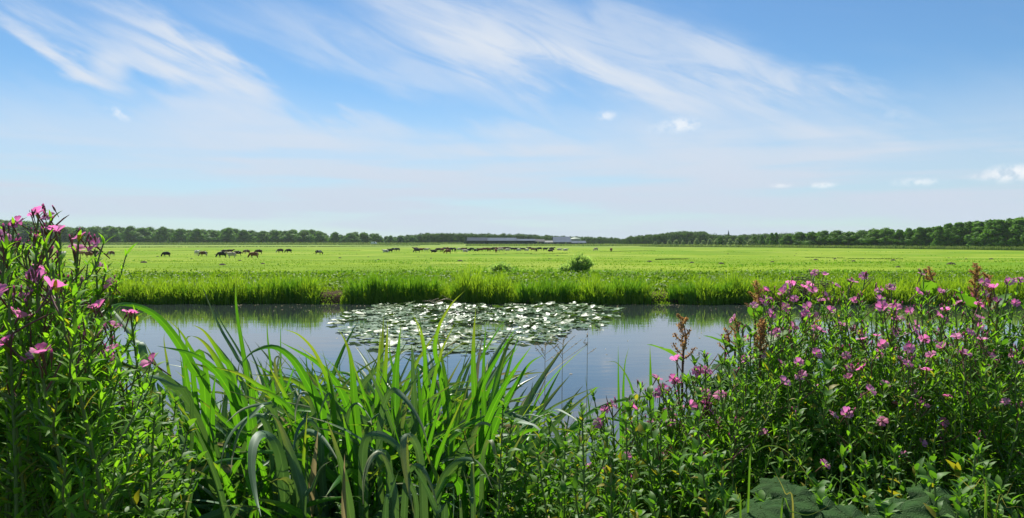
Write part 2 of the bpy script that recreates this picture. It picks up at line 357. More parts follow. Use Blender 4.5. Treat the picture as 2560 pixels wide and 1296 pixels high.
M_soil = plain('bank soil', (.045, .032, .020), .95, (.02, .016, .010), 9, bump=.6)
def water_mat():
    m, t = mat_new('canal water'); geo = t.add('ShaderNodeNewGeometry'); pos = geo.outputs['Position']
    v = t.add('ShaderNodeMapping', {'Vector': pos, 'Scale': (1.0, 2.2, 1)}, vector_type='POINT').outputs[0]
    n = t.noise(v, .8, 4, .55).outputs[0]; n2 = t.noise(v, 6.0, 2, .5).outputs[0]
    h = t.math('ADD', n, t.math('MULTIPLY', n2, .08))
    b = t.add('ShaderNodeBump', {'Strength': .035, 'Distance': .1, 'Height': h}).outputs[0]
    pb = t.add('ShaderNodeBsdfPrincipled', {'Base Color': (.028, .036, .036, 1), 'Roughness': .03, 'IOR': 1.75, 'Normal': b})
    t.add('ShaderNodeOutputMaterial', {0: pb.outputs[0]}); return m
M_water = water_mat()

# ------------------------------------------------------------------ the setting
def grid(name, xs, ys, fz, mat, fy=None):
    X, Y = np.meshgrid(xs, ys); V = []
    for j in range(len(ys)):
        for i in range(len(xs)):
            x, y = X[j, i], Y[j, i]
            if fy: y = fy(x, y, j)
            V.append((x, y, fz(x, y, j)))
    nx = len(xs); a = np.arange(len(ys) - 1)[:, None] * nx + np.arange(nx - 1)[None]
    q = np.stack([a, a + 1, a + 1 + nx, a + nx], 2).reshape(-1, 4)
    return mesh_np(name, V, q, None, mat)
xs = np.unique(np.concatenate([np.linspace(-4000, -400, 10), np.linspace(-400, -40, 19), np.arange(-40, 40.1, .3), np.linspace(40, 400, 19), np.linspace(400, 4000, 10)]))
prof = [(-.9, -.6), (-.25, -.12), (0, .0), (.10, .14), (.22, .27), (.5, .34), (1.2, .37)]
ys = [24 + p[0] for p in prof] + list(np.linspace(27, 60, 22)) + list(np.linspace(66, 200, 22)) + [230, 270, 320, 400, 500, 700, 1000, 1500, 2200, 3500, 6000]
def fy(x, y, j): return edge_y(x) + prof[j][0] if j < len(prof) else y
def fz(x, y, j):
    if j < len(prof): return prof[j][1] + (.05 * noise.noise(Vector((x * 2.3, j, 0))) if j > 1 else 0)
    z = field_z(y) + .06 * noise.noise(Vector((x * .12, y * .12, 0))) * smooth(27, 40, y)
    if 36.6 < y < 39.4: z -= .14 * (1 - abs(y - 38) / 1.4)
    return z
tag(link('pasture', grid('pasture', xs, ys, fz, M_ground, fy)), 'bright green grazed pasture stretching from the far bank to the woods', kind='structure')
xn = np.unique(np.concatenate([np.linspace(-400, -20, 12), np.arange(-8, 8.01, .16), np.linspace(-20, 20, 30), np.linspace(20, 400, 12)]))
yn = list(np.linspace(-60, -2, 8)) + list(np.arange(-1.5, 5.41, .15))
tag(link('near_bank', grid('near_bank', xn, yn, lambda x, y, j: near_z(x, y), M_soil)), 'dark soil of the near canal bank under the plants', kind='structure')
V, Q = box(-400, 400, 3.2, 25.2, -.004, 0)
tag(link('canal_water', mesh_np('canal_water', [(-400, 3.0, 0), (400, 3.0, 0), (400, 25.4, 0), (-400, 25.4, 0)], [(0, 1, 2, 3)], None, M_water)), 'still canal water mirroring the sky', kind='structure')
M_bed = plain('canal bed', (.03, .025, .015), .9)
tag(link('canal_bed', mesh_np('canal_bed', [(-400, 4.5, -.62), (400, 4.5, -.62), (400, 24, -.62), (-400, 24, -.62)], [(0, 1, 2, 3)], None, M_bed)), kind='structure')

# haze box round everything
V, Q = box(-2600, 2600, -80, 2300, -3.2, 60)
hz = link('haze', mesh_np('haze', V, Q, None, None, smooth_=False)); hz.data.materials.clear()
mh, t = mat_new('haze'); t.l.new(t.add('ShaderNodeVolumePrincipled', {'Color': (.82, .90, 1, 1), 'Density': .00007, 'Anisotropy': .0}).outputs[0], t.add('ShaderNodeOutputMaterial').inputs['Volume'])
hz.data.materials.append(mh); tag(hz, 'thin blue summer haze over the distance', kind='stuff')

# ------------------------------------------------------------------ trees
def crown_mesh(name, h, rw, shape, nclump, nleaf, ls, mat, z0=.12):
    """crown of leaf clumps round an uneven core"""
    C = []; Rr = []
    for i in range(nclump):
        u = random.random(); zz = z0 + (1 - z0) * (u if shape != 'round' else u ** .85)
        prof_ = math.sin(math.pi * min(1, max(0, (zz - z0 * .4) / (1.02 - z0 * .4))) ** (.75 if shape == 'round' else .62))
        if shape == 'tall': prof_ = max(prof_, .35) if zz < .85 else prof_ * 1.05
        an = random.uniform(0, 6.283); rr = rw * prof_ * (random.random() ** .45) * .82
        C.append((math.cos(an) * rr, math.sin(an) * rr, zz * h * .93)); Rr.append(rw * random.uniform(.22, .42))
    C = np.array(C); Rr = np.array(Rr)
    idx = rng.integers(0, nclump, nleaf); d = rng.normal(size=(nleaf, 3)); d /= np.linalg.norm(d, axis=1, keepdims=True)
    pos = C[idx] + d * (Rr[idx] * rng.uniform(.72, 1.08, nleaf))[:, None]
    nr = d + rng.normal(size=(nleaf, 3)) * .45 + np.array([0, 0, .25])
    V, t_ = chips(pos, rng.uniform(.6, 1.3, nleaf) * ls, nr, .75)
    mb = MB(); mb.add(V, t=t_)
    ico = np.array([(0, 0, 1), (.89, 0, .45), (.28, .85, .45), (-.72, .53, .45), (-.72, -.53, .45), (.28, -.85, .45), (.72, .53, -.45), (-.28, .85, -.45), (-.89, 0, -.45), (-.28, -.85, -.45), (.72, -.53, -.45), (0, 0, -1)])
    it = [(0, 1, 2), (0, 2, 3), (0, 3, 4), (0, 4, 5), (0, 5, 1), (1, 6, 2), (2, 7, 3), (3, 8, 4), (4, 9, 5), (5, 10, 1), (6, 7, 2), (7, 8, 3), (8, 9, 4), (9, 10, 5), (10, 6, 1), (11, 7, 6), (11, 8, 7), (11, 9, 8), (11, 10, 9), (11, 6, 10)]
    for c, r in zip(C, Rr): mb.add(c + ico * r * .8, t=it)
    return mb.mesh(name, mat)
def trunk_mesh(name, h, r):
    mb = MB(); a = random.uniform(0, 6)
    V, Q = tube([(0, 0, -.3), (.02 * h, 0, h * .25), (-.01 * h, .01 * h, h * .5), (.01 * h, 0, h * .8)], [r * 1.3, r, r * .7, r * .25], 7); mb.add(V, Q)
    for k in range(5):
        an = a + k * 1.3; z = h * random.uniform(.25, .5)
        V, Q = tube([(0, 0, z), (math.cos(an) * h * .1, math.sin(an) * h * .1, z + h * .12), (math.cos(an) * h * .17, math.sin(an) * h * .17, z + h * .26)], [r * .5, r * .35, r * .12], 5); mb.add(V, Q)
    return mb.mesh(name, M_bark)
kinds = {}
def protos(key, n, args):
    L = []
    for i in range(n): L.append((crown_mesh('crown', *args(i)), trunk_mesh('trunk', args(i)[0], args(i)[0] * .018)))
    kinds[key] = L
protos('round', 6, lambda i: (1.0 * 10, 4.3, 'round', 46, 2600, .34, M_tree, .0))
protos('tall', 6, lambda i: (1.0 * 10, 2.5, 'tall', 54, 3200, .24, M_poplar, .04))
protos('bushy', 5, lambda i: (1.0 * 10, 5.5, 'round', 36, 1700, .42, M_willow, .02))
def tree(name, key, px, d, top, label, cat, group=None, wide=1.0, spr=True):
    """d metres out, crown top at pixel row top"""
    z = field_z(d); x = (px - 1280) / F * d; h = (CZ + (HOR - top) / F * d) - z; s = h / 10.0
    cm, tm = random.choice(kinds[key])
    r = thing(name, label, cat, (x, d, z), random.uniform(0, 6.28), group); r.scale = (s * wide, s * wide, s)
    kid(r, 'trunk', tm); kid(r, 'crown', cm); return r
def interp(tab, x):
    xs_ = [a for a, _ in tab]; ys_ = [b for _, b in tab]; return float(np.interp(x, xs_, ys_))
TOP = [(-200, 549), (0, 550), (50, 551), (130, 560), (180, 570), (230, 567), (300, 566), (370, 568), (430, 569), (500, 573), (570, 571), (620, 576), (700, 573), (780, 574), (850, 583), (900, 580), (950, 586), (1030, 588)]
ORD = ['first', 'second', 'third', 'fourth', 'fifth', 'sixth', 'seventh', 'eighth', 'ninth', 'tenth', 'eleventh', 'twelfth', 'thirteenth', 'fourteenth', 'fifteenth', 'sixteenth', 'seventeenth', 'eighteenth', 'nineteenth', 'twentieth', 'twenty-first', 'twenty-second', 'twenty-third', 'twenty-fourth', 'twenty-fifth', 'twenty-sixth', 'twenty-seventh', 'twenty-eighth', 'twenty-ninth', 'thirtieth']
def ordn(i): return ORD[i] if i < len(ORD) else 'further'
# left wood: rounded crowns that can be told apart
pxs = [20, 68, 118, 160, 200, 238, 285, 325, 362, 408, 445, 490, 540, 575, 612, 655, 690, 730, 765, 800, 838, 880, 912, 945, 975, 1003, 1030]
for i, px in enumerate(pxs):
    top = interp(TOP, px) + random.uniform(-1.5, 4.5); d = 880 + random.uniform(-20, 20)
    tree('broadleaf_tree', 'round', px + random.uniform(-4, 4), d, top + 1, 'round dark green tree, %s from the left in the left wood\'s front row' % ordn(i), 'tree', 'broadleaf trees along the left edge of the pasture', 1.35 + random.uniform(-.1, .55))
for i in range(60):   # the trees standing behind them close the gaps
    px = -80 + i * 19.0 + random.uniform(-6, 6); top = interp(TOP, px) + random.uniform(1, 7)
    tree('broadleaf_tree', 'round', px, 930 + random.uniform(0, 30), top, 'dark green broadleaf tree in the back rows of the left wood', 'tree', 'trees in the back rows of the left wood', 1.8)
# right wood
TOPR = [(1930, 586), (1960, 588), (2000, 580), (2080, 578), (2150, 578), (2200, 570), (2250, 572), (2300, 566), (2350, 563), (2400, 555), (2440, 552), (2500, 546), (2560, 542), (2700, 536)]
for i, px in enumerate(range(1968, 2220, 31)):
    tree('broadleaf_tree', 'round', px, 455 - i * 6, interp(TOPR, px) + random.uniform(-1, 3), 'bushy dark tree, %s from the left in the right wood beside the poplars' % ordn(i), 'tree', 'broadleaf trees of the mid right wood', 1.7 + random.uniform(-.2, .4))
for i, px in enumerate(range(2222, 2720, 25)):
    d = 405 - i * 5.5 + random.uniform(-4, 4)
    tree('poplar_tree', 'tall', px, d, interp(TOPR, px) + random.uniform(-2, 4), 'tall narrow poplar, %s from the left in the poplar wall at the right edge' % ordn(i), 'tree', 'poplars of the right wood', 1.45 + random.uniform(-.2, .45))
for i in range(46):
    px = 1960 + i * 17; tree('poplar_tree', 'tall', px + random.uniform(-5, 5), 470 - max(0, i - 14) * 3.0 + random.uniform(-6, 6), interp(TOPR, px) + random.uniform(-1, 5), 'tall poplar in the back rows of the right wood', 'tree', 'poplars in the back rows of the right wood', 1.5)
# grey willow scrub in front of the mid right wood
TOPW = [(1620, 602), (1660, 597), (1720, 594), (1760, 590), (1800, 592), (1850, 594), (1900, 592), (1950, 596)]
for i, px in enumerate(list(range(1622, 1960, 17))):
    d = random.uniform(520, 560); tree('willow_bush', 'bushy', px, d, interp(TOPW, px) + random.uniform(4, 11), 'pale grey green willow bush, %s from the left below the church spire\'s wood' % ordn(i), 'bush', 'willow scrub before the right wood', .9)
for i, (px, tp) in enumerate([(1905, 586), (1930, 582), (1940, 580), (1925, 590), (1850, 590), (1885, 592), (1800, 592)]):
    tree('broadleaf_tree', 'tall' if tp < 587 else 'round', px, 500 + 8 * i, tp, ['dark tree left of the loose crowned trees', 'loose crowned tree rising above the willow scrub', 'taller loose tree at the right end of the willow scrub', 'low dark tree under the loose crowned tree', 'dark round tree right of the church spire', 'dark round tree between the spire and the loose crowned trees', 'dark round tree just left of the church spire'][i], 'tree', None, 1.1)
# far woods that read as one mass
def wood(name, label, tab, x0, x1, d, step, mat, key, rows=2, hmin=0):
    mb = MB()
    for r_ in range(rows):
        px = x0
        while px < x1:
            dd = d + r_ * 30 + random.uniform(-8, 8); top = interp(tab, px) + random.uniform(-.5, 2.5) + (1 - r_) * 1.5
            z = field_z(dd); x = (px - 1280) / F * dd; h = (CZ + (HOR - top) / F * dd) - z; s = h / 10
            cm, _ = random.choice(kinds[key]); nv = len(cm.vertices); co = np.zeros(nv * 3, np.float32); cm.vertices.foreach_get('co', co); co = co.reshape(-1, 3)
            nq = 700; co = co[:nq * 4 * 1]
            a = random.uniform(0, 6.28); c_, s_ = math.cos(a), math.sin(a)
            Rm = np.array([[c_, -s_, 0], [s_, c_, 0], [0, 0, 1]]); pos = (co @ Rm.T) * np.array([s * 1.3, s * 1.3, s])
            cen = pos.reshape(-1, 4, 3).mean(1); V, t_ = chips(cen, h * .055, cen - np.array([0, 0, h * .5]) + rng.normal(size=cen.shape) * h * .2, .8)
            mb.add(V + np.array([x, dd, z]), t=t_); px += step * random.uniform(.7, 1.3)
    o = link(name, mb.mesh(name, mat)); tag(o, label, 'wood', kind='stuff'); return o
M_far = leaf_mat('far wood', (.028, .075, .016), (.100, .180, .032), tr=.38, rough=.7, spec=.1, nscale=.03)
wood('distant_wood', 'low dark wood behind the long barn in the middle of the horizon', [(1000, 592), (1060, 585), (1130, 584), (1200, 586), (1290, 587), (1340, 589), (1400, 592), (1500, 594), (1560, 597)], 1005, 1545, 900, 7, M_far, 'round', 3)
wood('spire_wood', 'long wood with a straight top behind the willow scrub and church spire', [(1540, 600), (1580, 592), (1600, 590), (1640, 587), (1700, 581), (1760, 582), (1775, 586), (1800, 589), (1860, 589), (1960, 585), (2000, 585)], 1548, 1985, 760, 7, M_far, 'round', 3)
wood('horizon_wood', 'thin blue band of woods on the horizon', [(-2000, 596), (1000, 596), (1560, 598), (3000, 596)], -900, 3600, 1900, 16, M_far, 'round', 2)

# reed strips and ditches out on the pasture
def strip(name, label, cat, pts, h, wd, dens, mat, thick=2.0, bend=.25):
    B = []
    for (a, b) in zip(pts[:-1], pts[1:]):
        n = int((Vector(b) - Vector(a)).length * dens); f = rng.random(n)
        B.append(np.stack([a[0] + (b[0] - a[0]) * f, a[1] + (b[1] - a[1]) * f + rng.normal(size=n) * thick, np.zeros(n)], 1))
    B = np.concatenate(B); B[:, 2] = [field_z(y) for y in B[:, 1]]; n = len(B)
    V, q, t_ = blades(B, h * rng.uniform(.6, 1.15, n), wd * rng.uniform(.6, 1.3, n), rng.uniform(0, 6.28, n), rng.uniform(0, bend, n))
    tag(link(name, mesh_np(name, V, q, t_, mat)), label, cat, kind='stuff')
def row(px0, px1, d, n=5): return [((px0 + (px1 - px0) * i / n - 1280) / F * (d[0] + (d[1] - d[0]) * i / n), d[0] + (d[1] - d[0]) * i / n) for i in range(n + 1)]
strip('reed_belt', 'pale reed belt at the foot of the left wood', 'reeds', row(-60, 1160, (800, 760)), 2.4, .5, 9, M_reed)
strip('reed_belt', 'pale reed belt at the foot of the right wood', 'reeds', row(1600, 2700, (500, 272), 9), 1.7, .35, 14, M_reed, 1.2)
strip('ditch_rushes', 'dark rushes lining the ditch before the left wood', 'rushes', row(-60, 1100, (690, 690)), 1.0, .5, 8, M_rush, 1.0)
strip('ditch_rushes', 'darker broken line of rushes across the left pasture behind the cows', 'rushes', row(-60, 800, (395, 470)) + row(800, 1050, (470, 560), 2), .55, .3, 8, M_rush, .8)
strip('ditch_rushes', 'dark ditch edge at the far right side of the pasture', 'rushes', row(1640, 2700, (480, 262), 9), .5, .35, 14, M_rush, .5)
strip('raised_bank_grass', 'rough grey green grass on the low rise before the barns', 'rough grass', row(1165, 1640, (560, 540)), 1.6, .6, 22, M_reed, 6)
for (a, b, d0, d1) in [(1180, 1330, 205, 225), (1500, 1640, 255, 290), (2010, 2110, 165, 150), (2120, 2260, 130, 118), (1640, 1720, 95, 115), (1325, 1420, 215, 228), (540, 900, 300, 300), (300, 520, 290, 290)]:
    strip('pasture_furrow', 'faint dark furrow of longer grass in the pasture', 'furrow', row(a, b, (d0, d1), 3), .16, .12, 14, M_rush, .35)

mb = MB()
for i in range(46):
    y = random.uniform(48, 230); x = random.uniform(-.68, .68) * y; h_ = random.uniform(.08, .18); V, Q = tube([(x, y, field_z(y) - .02), (x, y, field_z(y) + h_ * .7), (x, y, field_z(y) + h_)], [h_ * 2.2, h_ * 1.3, .02], 7); mb.add(V, Q)
tag(link('molehills', mb.mesh('molehills', M_soil)), 'small dark molehills dotted over the pasture', 'molehills', kind='stuff')
# ------------------------------------------------------------------ farm buildings, office block, church spire, van
M_wall = plain('dark barn boards', (.045, .05, .06), .8, (.03, .034, .04), .4)
M_roofa = plain('fibre cement roof', (.085, .10, .12), 1.0, (.07, .08, .095), .3, spec=0.0)
M_roofb = plain('pale sheet roof', (.14, .165, .20), 1.0, (.11, .13, .16), .3, spec=0.0)
M_glass = plain('window glass', (.05, .07, .09), .1, spec=.8)
M_pale = plain('pale render', (.26, .27, .25), .9, (.22, .23, .22), .3)
M_tank = plain('green tarpaulin', (.20, .27, .18), .6)
def barn(name, label, px0, px1, py_b, eave, ridge, depth, mr, mw, d=None, doors=0, group=None, ends='hip'):
    """ridge runs along x"""
    d = d or on_field(600, py_b).y
    z = field_z(d); x0 = (px0 - 1280) / F * d; x1 = (px1 - 1280) / F * d; L = x1 - x0
    r = thing(name, label, 'barn', ((x0 + x1) / 2, d, z), 0, group); h = L / 2
    mb = MB(); V, Q = box(-h, h, 0, depth, -.3, eave); mb.add(V, Q)
    for s in (-h, h): mb.add([(s, 0, eave), (s, depth, eave), (s, depth / 2, ridge - .1)], t=[(0, 1, 2)])
    kid(r, 'wall', mb.mesh('wall', mw, False))
    o = .5; sk = L * .035 if ends == 'skew' else 0
    for sgn in (0, 1):
        ya, yb = ((-o, depth / 2) if sgn == 0 else (depth / 2, depth + o)); za, zb = ((eave - .15, ridge) if sgn == 0 else (ridge, eave - .15))
        V = [(-h - o, ya, za), (h + o, ya, za), (h + o - sk, yb, zb), (-h - o + sk, yb, zb)]; V += [(a, b, c + .16) for a, b, c in V]
        kid(r, 'roof', mesh_np('roof', V, [(3, 2, 1, 0), (4, 5, 6, 7), (0, 1, 5, 4), (1, 2, 6, 5), (2, 3, 7, 6), (3, 0, 4, 7)], None, mr, smooth_=False))
    for k in range(doors):
        u = -h + (k + .5) * L / doors; V, Q = box(u - .9, u + .9, -.08, -.003, .9, 2.1)
        f = kid(r, 'window', mesh_np('window', V, Q, None, M_pale, smooth_=False)); V, Q = box(u - .75, u + .75, -.11, -.083, 1.02, 1.98)
        kid(f, 'pane', mesh_np('pane', V, Q, None, M_glass, smooth_=False))
    return r
barn('long_barn', 'long low dark cattle shed, its left half with a grey roof', 1168, 1216, 613, 3.9, 6.3, 14, M_roofa, M_wall, 590, 4)
barn('long_barn', 'paler roofed middle section of the long cattle shed', 1217, 1290, 613, 3.9, 6.1, 14, M_roofb, M_wall, 592, 6)
barn('long_barn', 'lower right end of the long cattle shed with a thin pale roof', 1291, 1337, 613, 3.9, 5.2, 12, M_roofb, M_wall, 595, 4)
barn('feed_store', 'small dark shed at the right end of the long barn', 1337, 1360, 613, 3.2, 5.0, 9, M_wall, M_wall, 597, 0)
barn('low_shed', 'low pale shed joining the left side of the big pale roofed barn', 1360, 1384, 613, 2.6, 3.8, 8, M_pale, M_pale, 597, 3)
barn('gabled_barn', 'big barn with a broad pale roof and dark gable end', 1384, 1428, 613, 2.7, 7.0, 22, M_roofb, M_wall, 588, 2, ends='skew')
barn('low_shed', 'low shed with a pale roof right of the gabled barn', 1430, 1464, 613, 2.1, 3.6, 10, M_roofb, M_wall, 600, 3)
# silage tank between the barns
tk = thing('slurry_silo', 'round pale green tank peeping over the barn at the right', 'silo', ((1438 - 1280) / F * 640, 640, field_z(640)))
V, Q = tube([(0, 0, -.2), (0, 0, 5.4)], 5.2, 20); kid(tk, 'tank_wall', mesh_np('tank_wall', V, Q, None, M_pale)); V, Q = tube([(0, 0, 5.4), (0, 0, 6.4), (0, 0, 6.9)], [5.3, 3.0, .2], 20); kid(tk, 'cover', mesh_np('cover', V, Q, None, M_tank))
for i, (px, tp) in enumerate([(1415, 606), (1447, 607), (1460, 608), (1345, 604), (1352, 607), (1208, 613)]):
    tree('farm_bush', 'bushy', px, 575 if i != 5 else 540, tp, ['dark round bush before the gable of the pale roofed barn', 'dark bush right of the pale roofed barn', 'low bush at the right end of the farmyard', 'dark bush between the two barns', 'small bush between the long barn and the pale shed', 'small bush on the rise below the long barn'][i], 'bush', None, .6)
# office block far off
M_off = plain('distant tower', (.30, .36, .42), .6)
ob = thing('office_tower', 'flat topped pale blue office building rising above the woods', 'building', ((1309 - 1280) / F * 1700, 1700, field_z(1700)))
V, Q = box(-7.5, 7.5, 0, 14, 0, 17.0); kid(ob, 'wall', mesh_np('wall', V, Q, None, M_off, smooth_=False))
V, Q = box(-8.6, 8.6, -1, 15, 17.003, 18.6); kid(ob, 'roof', mesh_np('roof', V, Q, None, M_off, smooth_=False))
for k in range(6):
    V, Q = box(-6.6 + k * 2.3, -5.2 + k * 2.3, -.12, -.01, 13.2, 15.8); kid(ob, 'window', mesh_np('window', V, Q, None, M_glass, smooth_=False))
ch = thing('church', 'slender grey church spire rising above the right woods', 'church', ((1821 - 1280) / F * 950, 950, field_z(950)))
M_slate = plain('slate', (.10, .12, .15), .7)
V, Q = box(-2.4, 2.4, -2.4, 2.4, 0, 9); kid(ch, 'tower', mesh_np('tower', V, Q, None, M_slate, smooth_=False))
V, Q = tube([(0, 0, 9.003), (0, 0, 10.2), (0, 0, 17.5)], [2.7, 1.5, .12], 8); kid(ch, 'spire', mesh_np('spire', V, Q, None, M_slate, smooth_=False))
V, Q = box(-9, 9, 2.4, 22, 0, 6.5); kid(ch, 'nave', mesh_np('nave', V, Q, None, M_slate, smooth_=False))
M_van = plain('white van paint', (.75, .75, .75), .35, (.7, .7, .7)); M_tyre = plain('tyre', (.02, .02, .02), .8)
vn = thing('parked_van', 'small white van parked at the foot of the left wood', 'van', ((935 - 1280) / F * 640, 640, field_z(640) + .9))
mb = MB(); prof_ = [(-2.6, .35), (-2.6, 1.9), (-2.4, 2.15), (1.1, 2.15), (1.7, 1.35), (2.5, 1.1), (2.6, .35)]
V = [(x, y, z) for y in (-.95, .95) for x, z in prof_]; n = 7
mb.add(V, [(i, (i + 1) % n, n + (i + 1) % n, n + i) for i in range(n)], [(0, i, i + 1) for i in range(1, n - 1)] + [(n, n + i + 1, n + i) for i in range(1, n - 1)])
kid(vn, 'body', mb.mesh('body', M_van, False)); V, Q = box(.2, 1.35, -.97, -.955, 1.3, 1.95); kid(vn, 'window', mesh_np('window', V, Q, None, M_glass, smooth_=False))
for sx in (-1.7, 1.7):
    for sy in (-.97, .85):
        V, Q = tube([(sx, sy - .1, .35), (sx, sy + .12, .35)], .36, 12); kid(vn, 'wheel', mesh_np('wheel', V, Q, [], M_tyre))

# ------------------------------------------------------------------ cows
def cow_mesh(pose):
    me = bpy.data.meshes.new('cow'); g = pose == 'graze'; ly = pose == 'lie'
    bz = .55 if ly else .92
    v = [(-.75, 0, bz + .12), (-.35, 0, bz + .05), (.1, 0, bz + .02), (.55, 0, bz + .08), (.8, 0, bz + .12)]; r = [(.30, .33), (.38, .42), (.41, .46), (.35, .42), (.24, .30)]
    e = [(0, 1), (1, 2), (2, 3), (3, 4)]
    if g: nk = [(1.08, 0, bz - .12), (1.28, 0, bz - .50), (1.42, 0, bz - .80)]
    else: nk = [(1.05, 0, bz + .30), (1.27, 0, bz + .42), (1.55, 0, bz + .28)]
    k = len(v); v += nk; r += [(.18, .23), (.16, .19), (.10, .11)]; e += [(4, k), (k, k + 1), (k + 1, k + 2)]
    k = len(v); v += [(-.98, 0, bz + .16), (-1.02, .0, bz - .35)]; r += [(.05, .05), (.03, .03)]; e += [(0, k), (k, k + 1)]
    for (bx, i, fr) in ((-.68, 0, 0), (.58, 3, 1)):
        for s in (-1, 1):
            k = len(v); sw = random.uniform(-.12, .12)
            if ly: v += [(bx + .1, s * .28, .28), (bx + .45, s * .36, .12), (bx + .15, s * .42, .08)]; rr = [(.13, .13), (.08, .08), (.055, .055)]
            else:
                v += [(bx, s * .22, bz - .28), (bx + sw + (0 if fr else .04), s * .2, .5), (bx + sw * 1.3 - (0 if fr else .06), s * .2, .22), (bx + sw * 1.3, s * .2, .03)]
                rr = [(.14 if fr else .17, .15), (.085, .08), (.05, .05), (.065, .065)]
            r += rr; e += [(i, k)] + [(k + j, k + j + 1) for j in range(len(rr) - 1)]
    he = 5 + 1
    for s in (-1, 1):
        k = len(v); c = Vector(v[he]); v += [tuple(c + Vector((-.03, s * .22, .04)))]; r += [(.035, .05)]; e += [(he, k)]
    if not ly: k = len(v); v += [(-.42, 0, bz - .38)]; r += [(.14, .12)]; e += [(1, k)]
    me.from_pydata(v, e, []); o = bpy.data.objects.new('cow_build', me); COL.objects.link(o)
    m = o.modifiers.new('s', 'SKIN'); m.use_smooth_shade = True
    for i, q in enumerate(r): me.skin_vertices[0].data[i].radius = q
    me.skin_vertices[0].data[2].use_root = True
    o.modifiers.new('u', 'SUBSURF').levels = 1
    dg = bpy.context.evaluated_depsgraph_get(); out_ = bpy.data.meshes.new_from_object(o.evaluated_get(dg)); bpy.data.objects.remove(o); out_.materials.clear()
    return out_
def cow_mat(name, a, b, cover):
    m, t = mat_new(name); tco = t.add('ShaderNodeTexCoord'); oi = t.add('ShaderNodeObjectInfo')
    v = t.add('ShaderNodeVectorMath', {0: tco.outputs['Object'], 1: t.add('ShaderNodeCombineXYZ', {0: t.math('MULTIPLY', oi.outputs['Random'], 31.0)}).outputs[0]}, operation='ADD').outputs[0]
    n = t.noise(v, 1.4, 2, .5).outputs[0]; c = t.mix(t.mr(n, cover - .02, cover + .02), a, b)
    pb = t.add('ShaderNodeBsdfPrincipled', {'Base Color': c, 'Roughness': .7, 'Specular IOR Level': .2}); t.add('ShaderNodeOutputMaterial', {0: pb.outputs[0]}); return m
CM = {'black': cow_mat('black coat', (.012, .012, .014), (.4, .38, .35), .75), 'brown': cow_mat('red brown coat', (.19, .065, .03), (.55, .48, .40), .68), 'dark brown': cow_mat('dark brown coat', (.055, .028, .018), (.5, .45, .4), .66),
      'black and white': cow_mat('black pied coat', (.02, .02, .02), (.50, .45, .38), .64), 'brown and white': cow_mat('brown pied coat', (.14, .055, .03), (.52, .44, .35), .60), 'cream': cow_mat('cream coat', (.52, .40, .27), (.66, .58, .47), .5), 'white': cow_mat('white coat', (.60, .54, .44), (.3, .2, .14), .62), 'tan': cow_mat('tan coat', (.33, .17, .08), (.5, .4, .3), .7)}
PM = {p: cow_mesh(p) for p in ('graze', 'stand', 'lie')}; CMS = {}
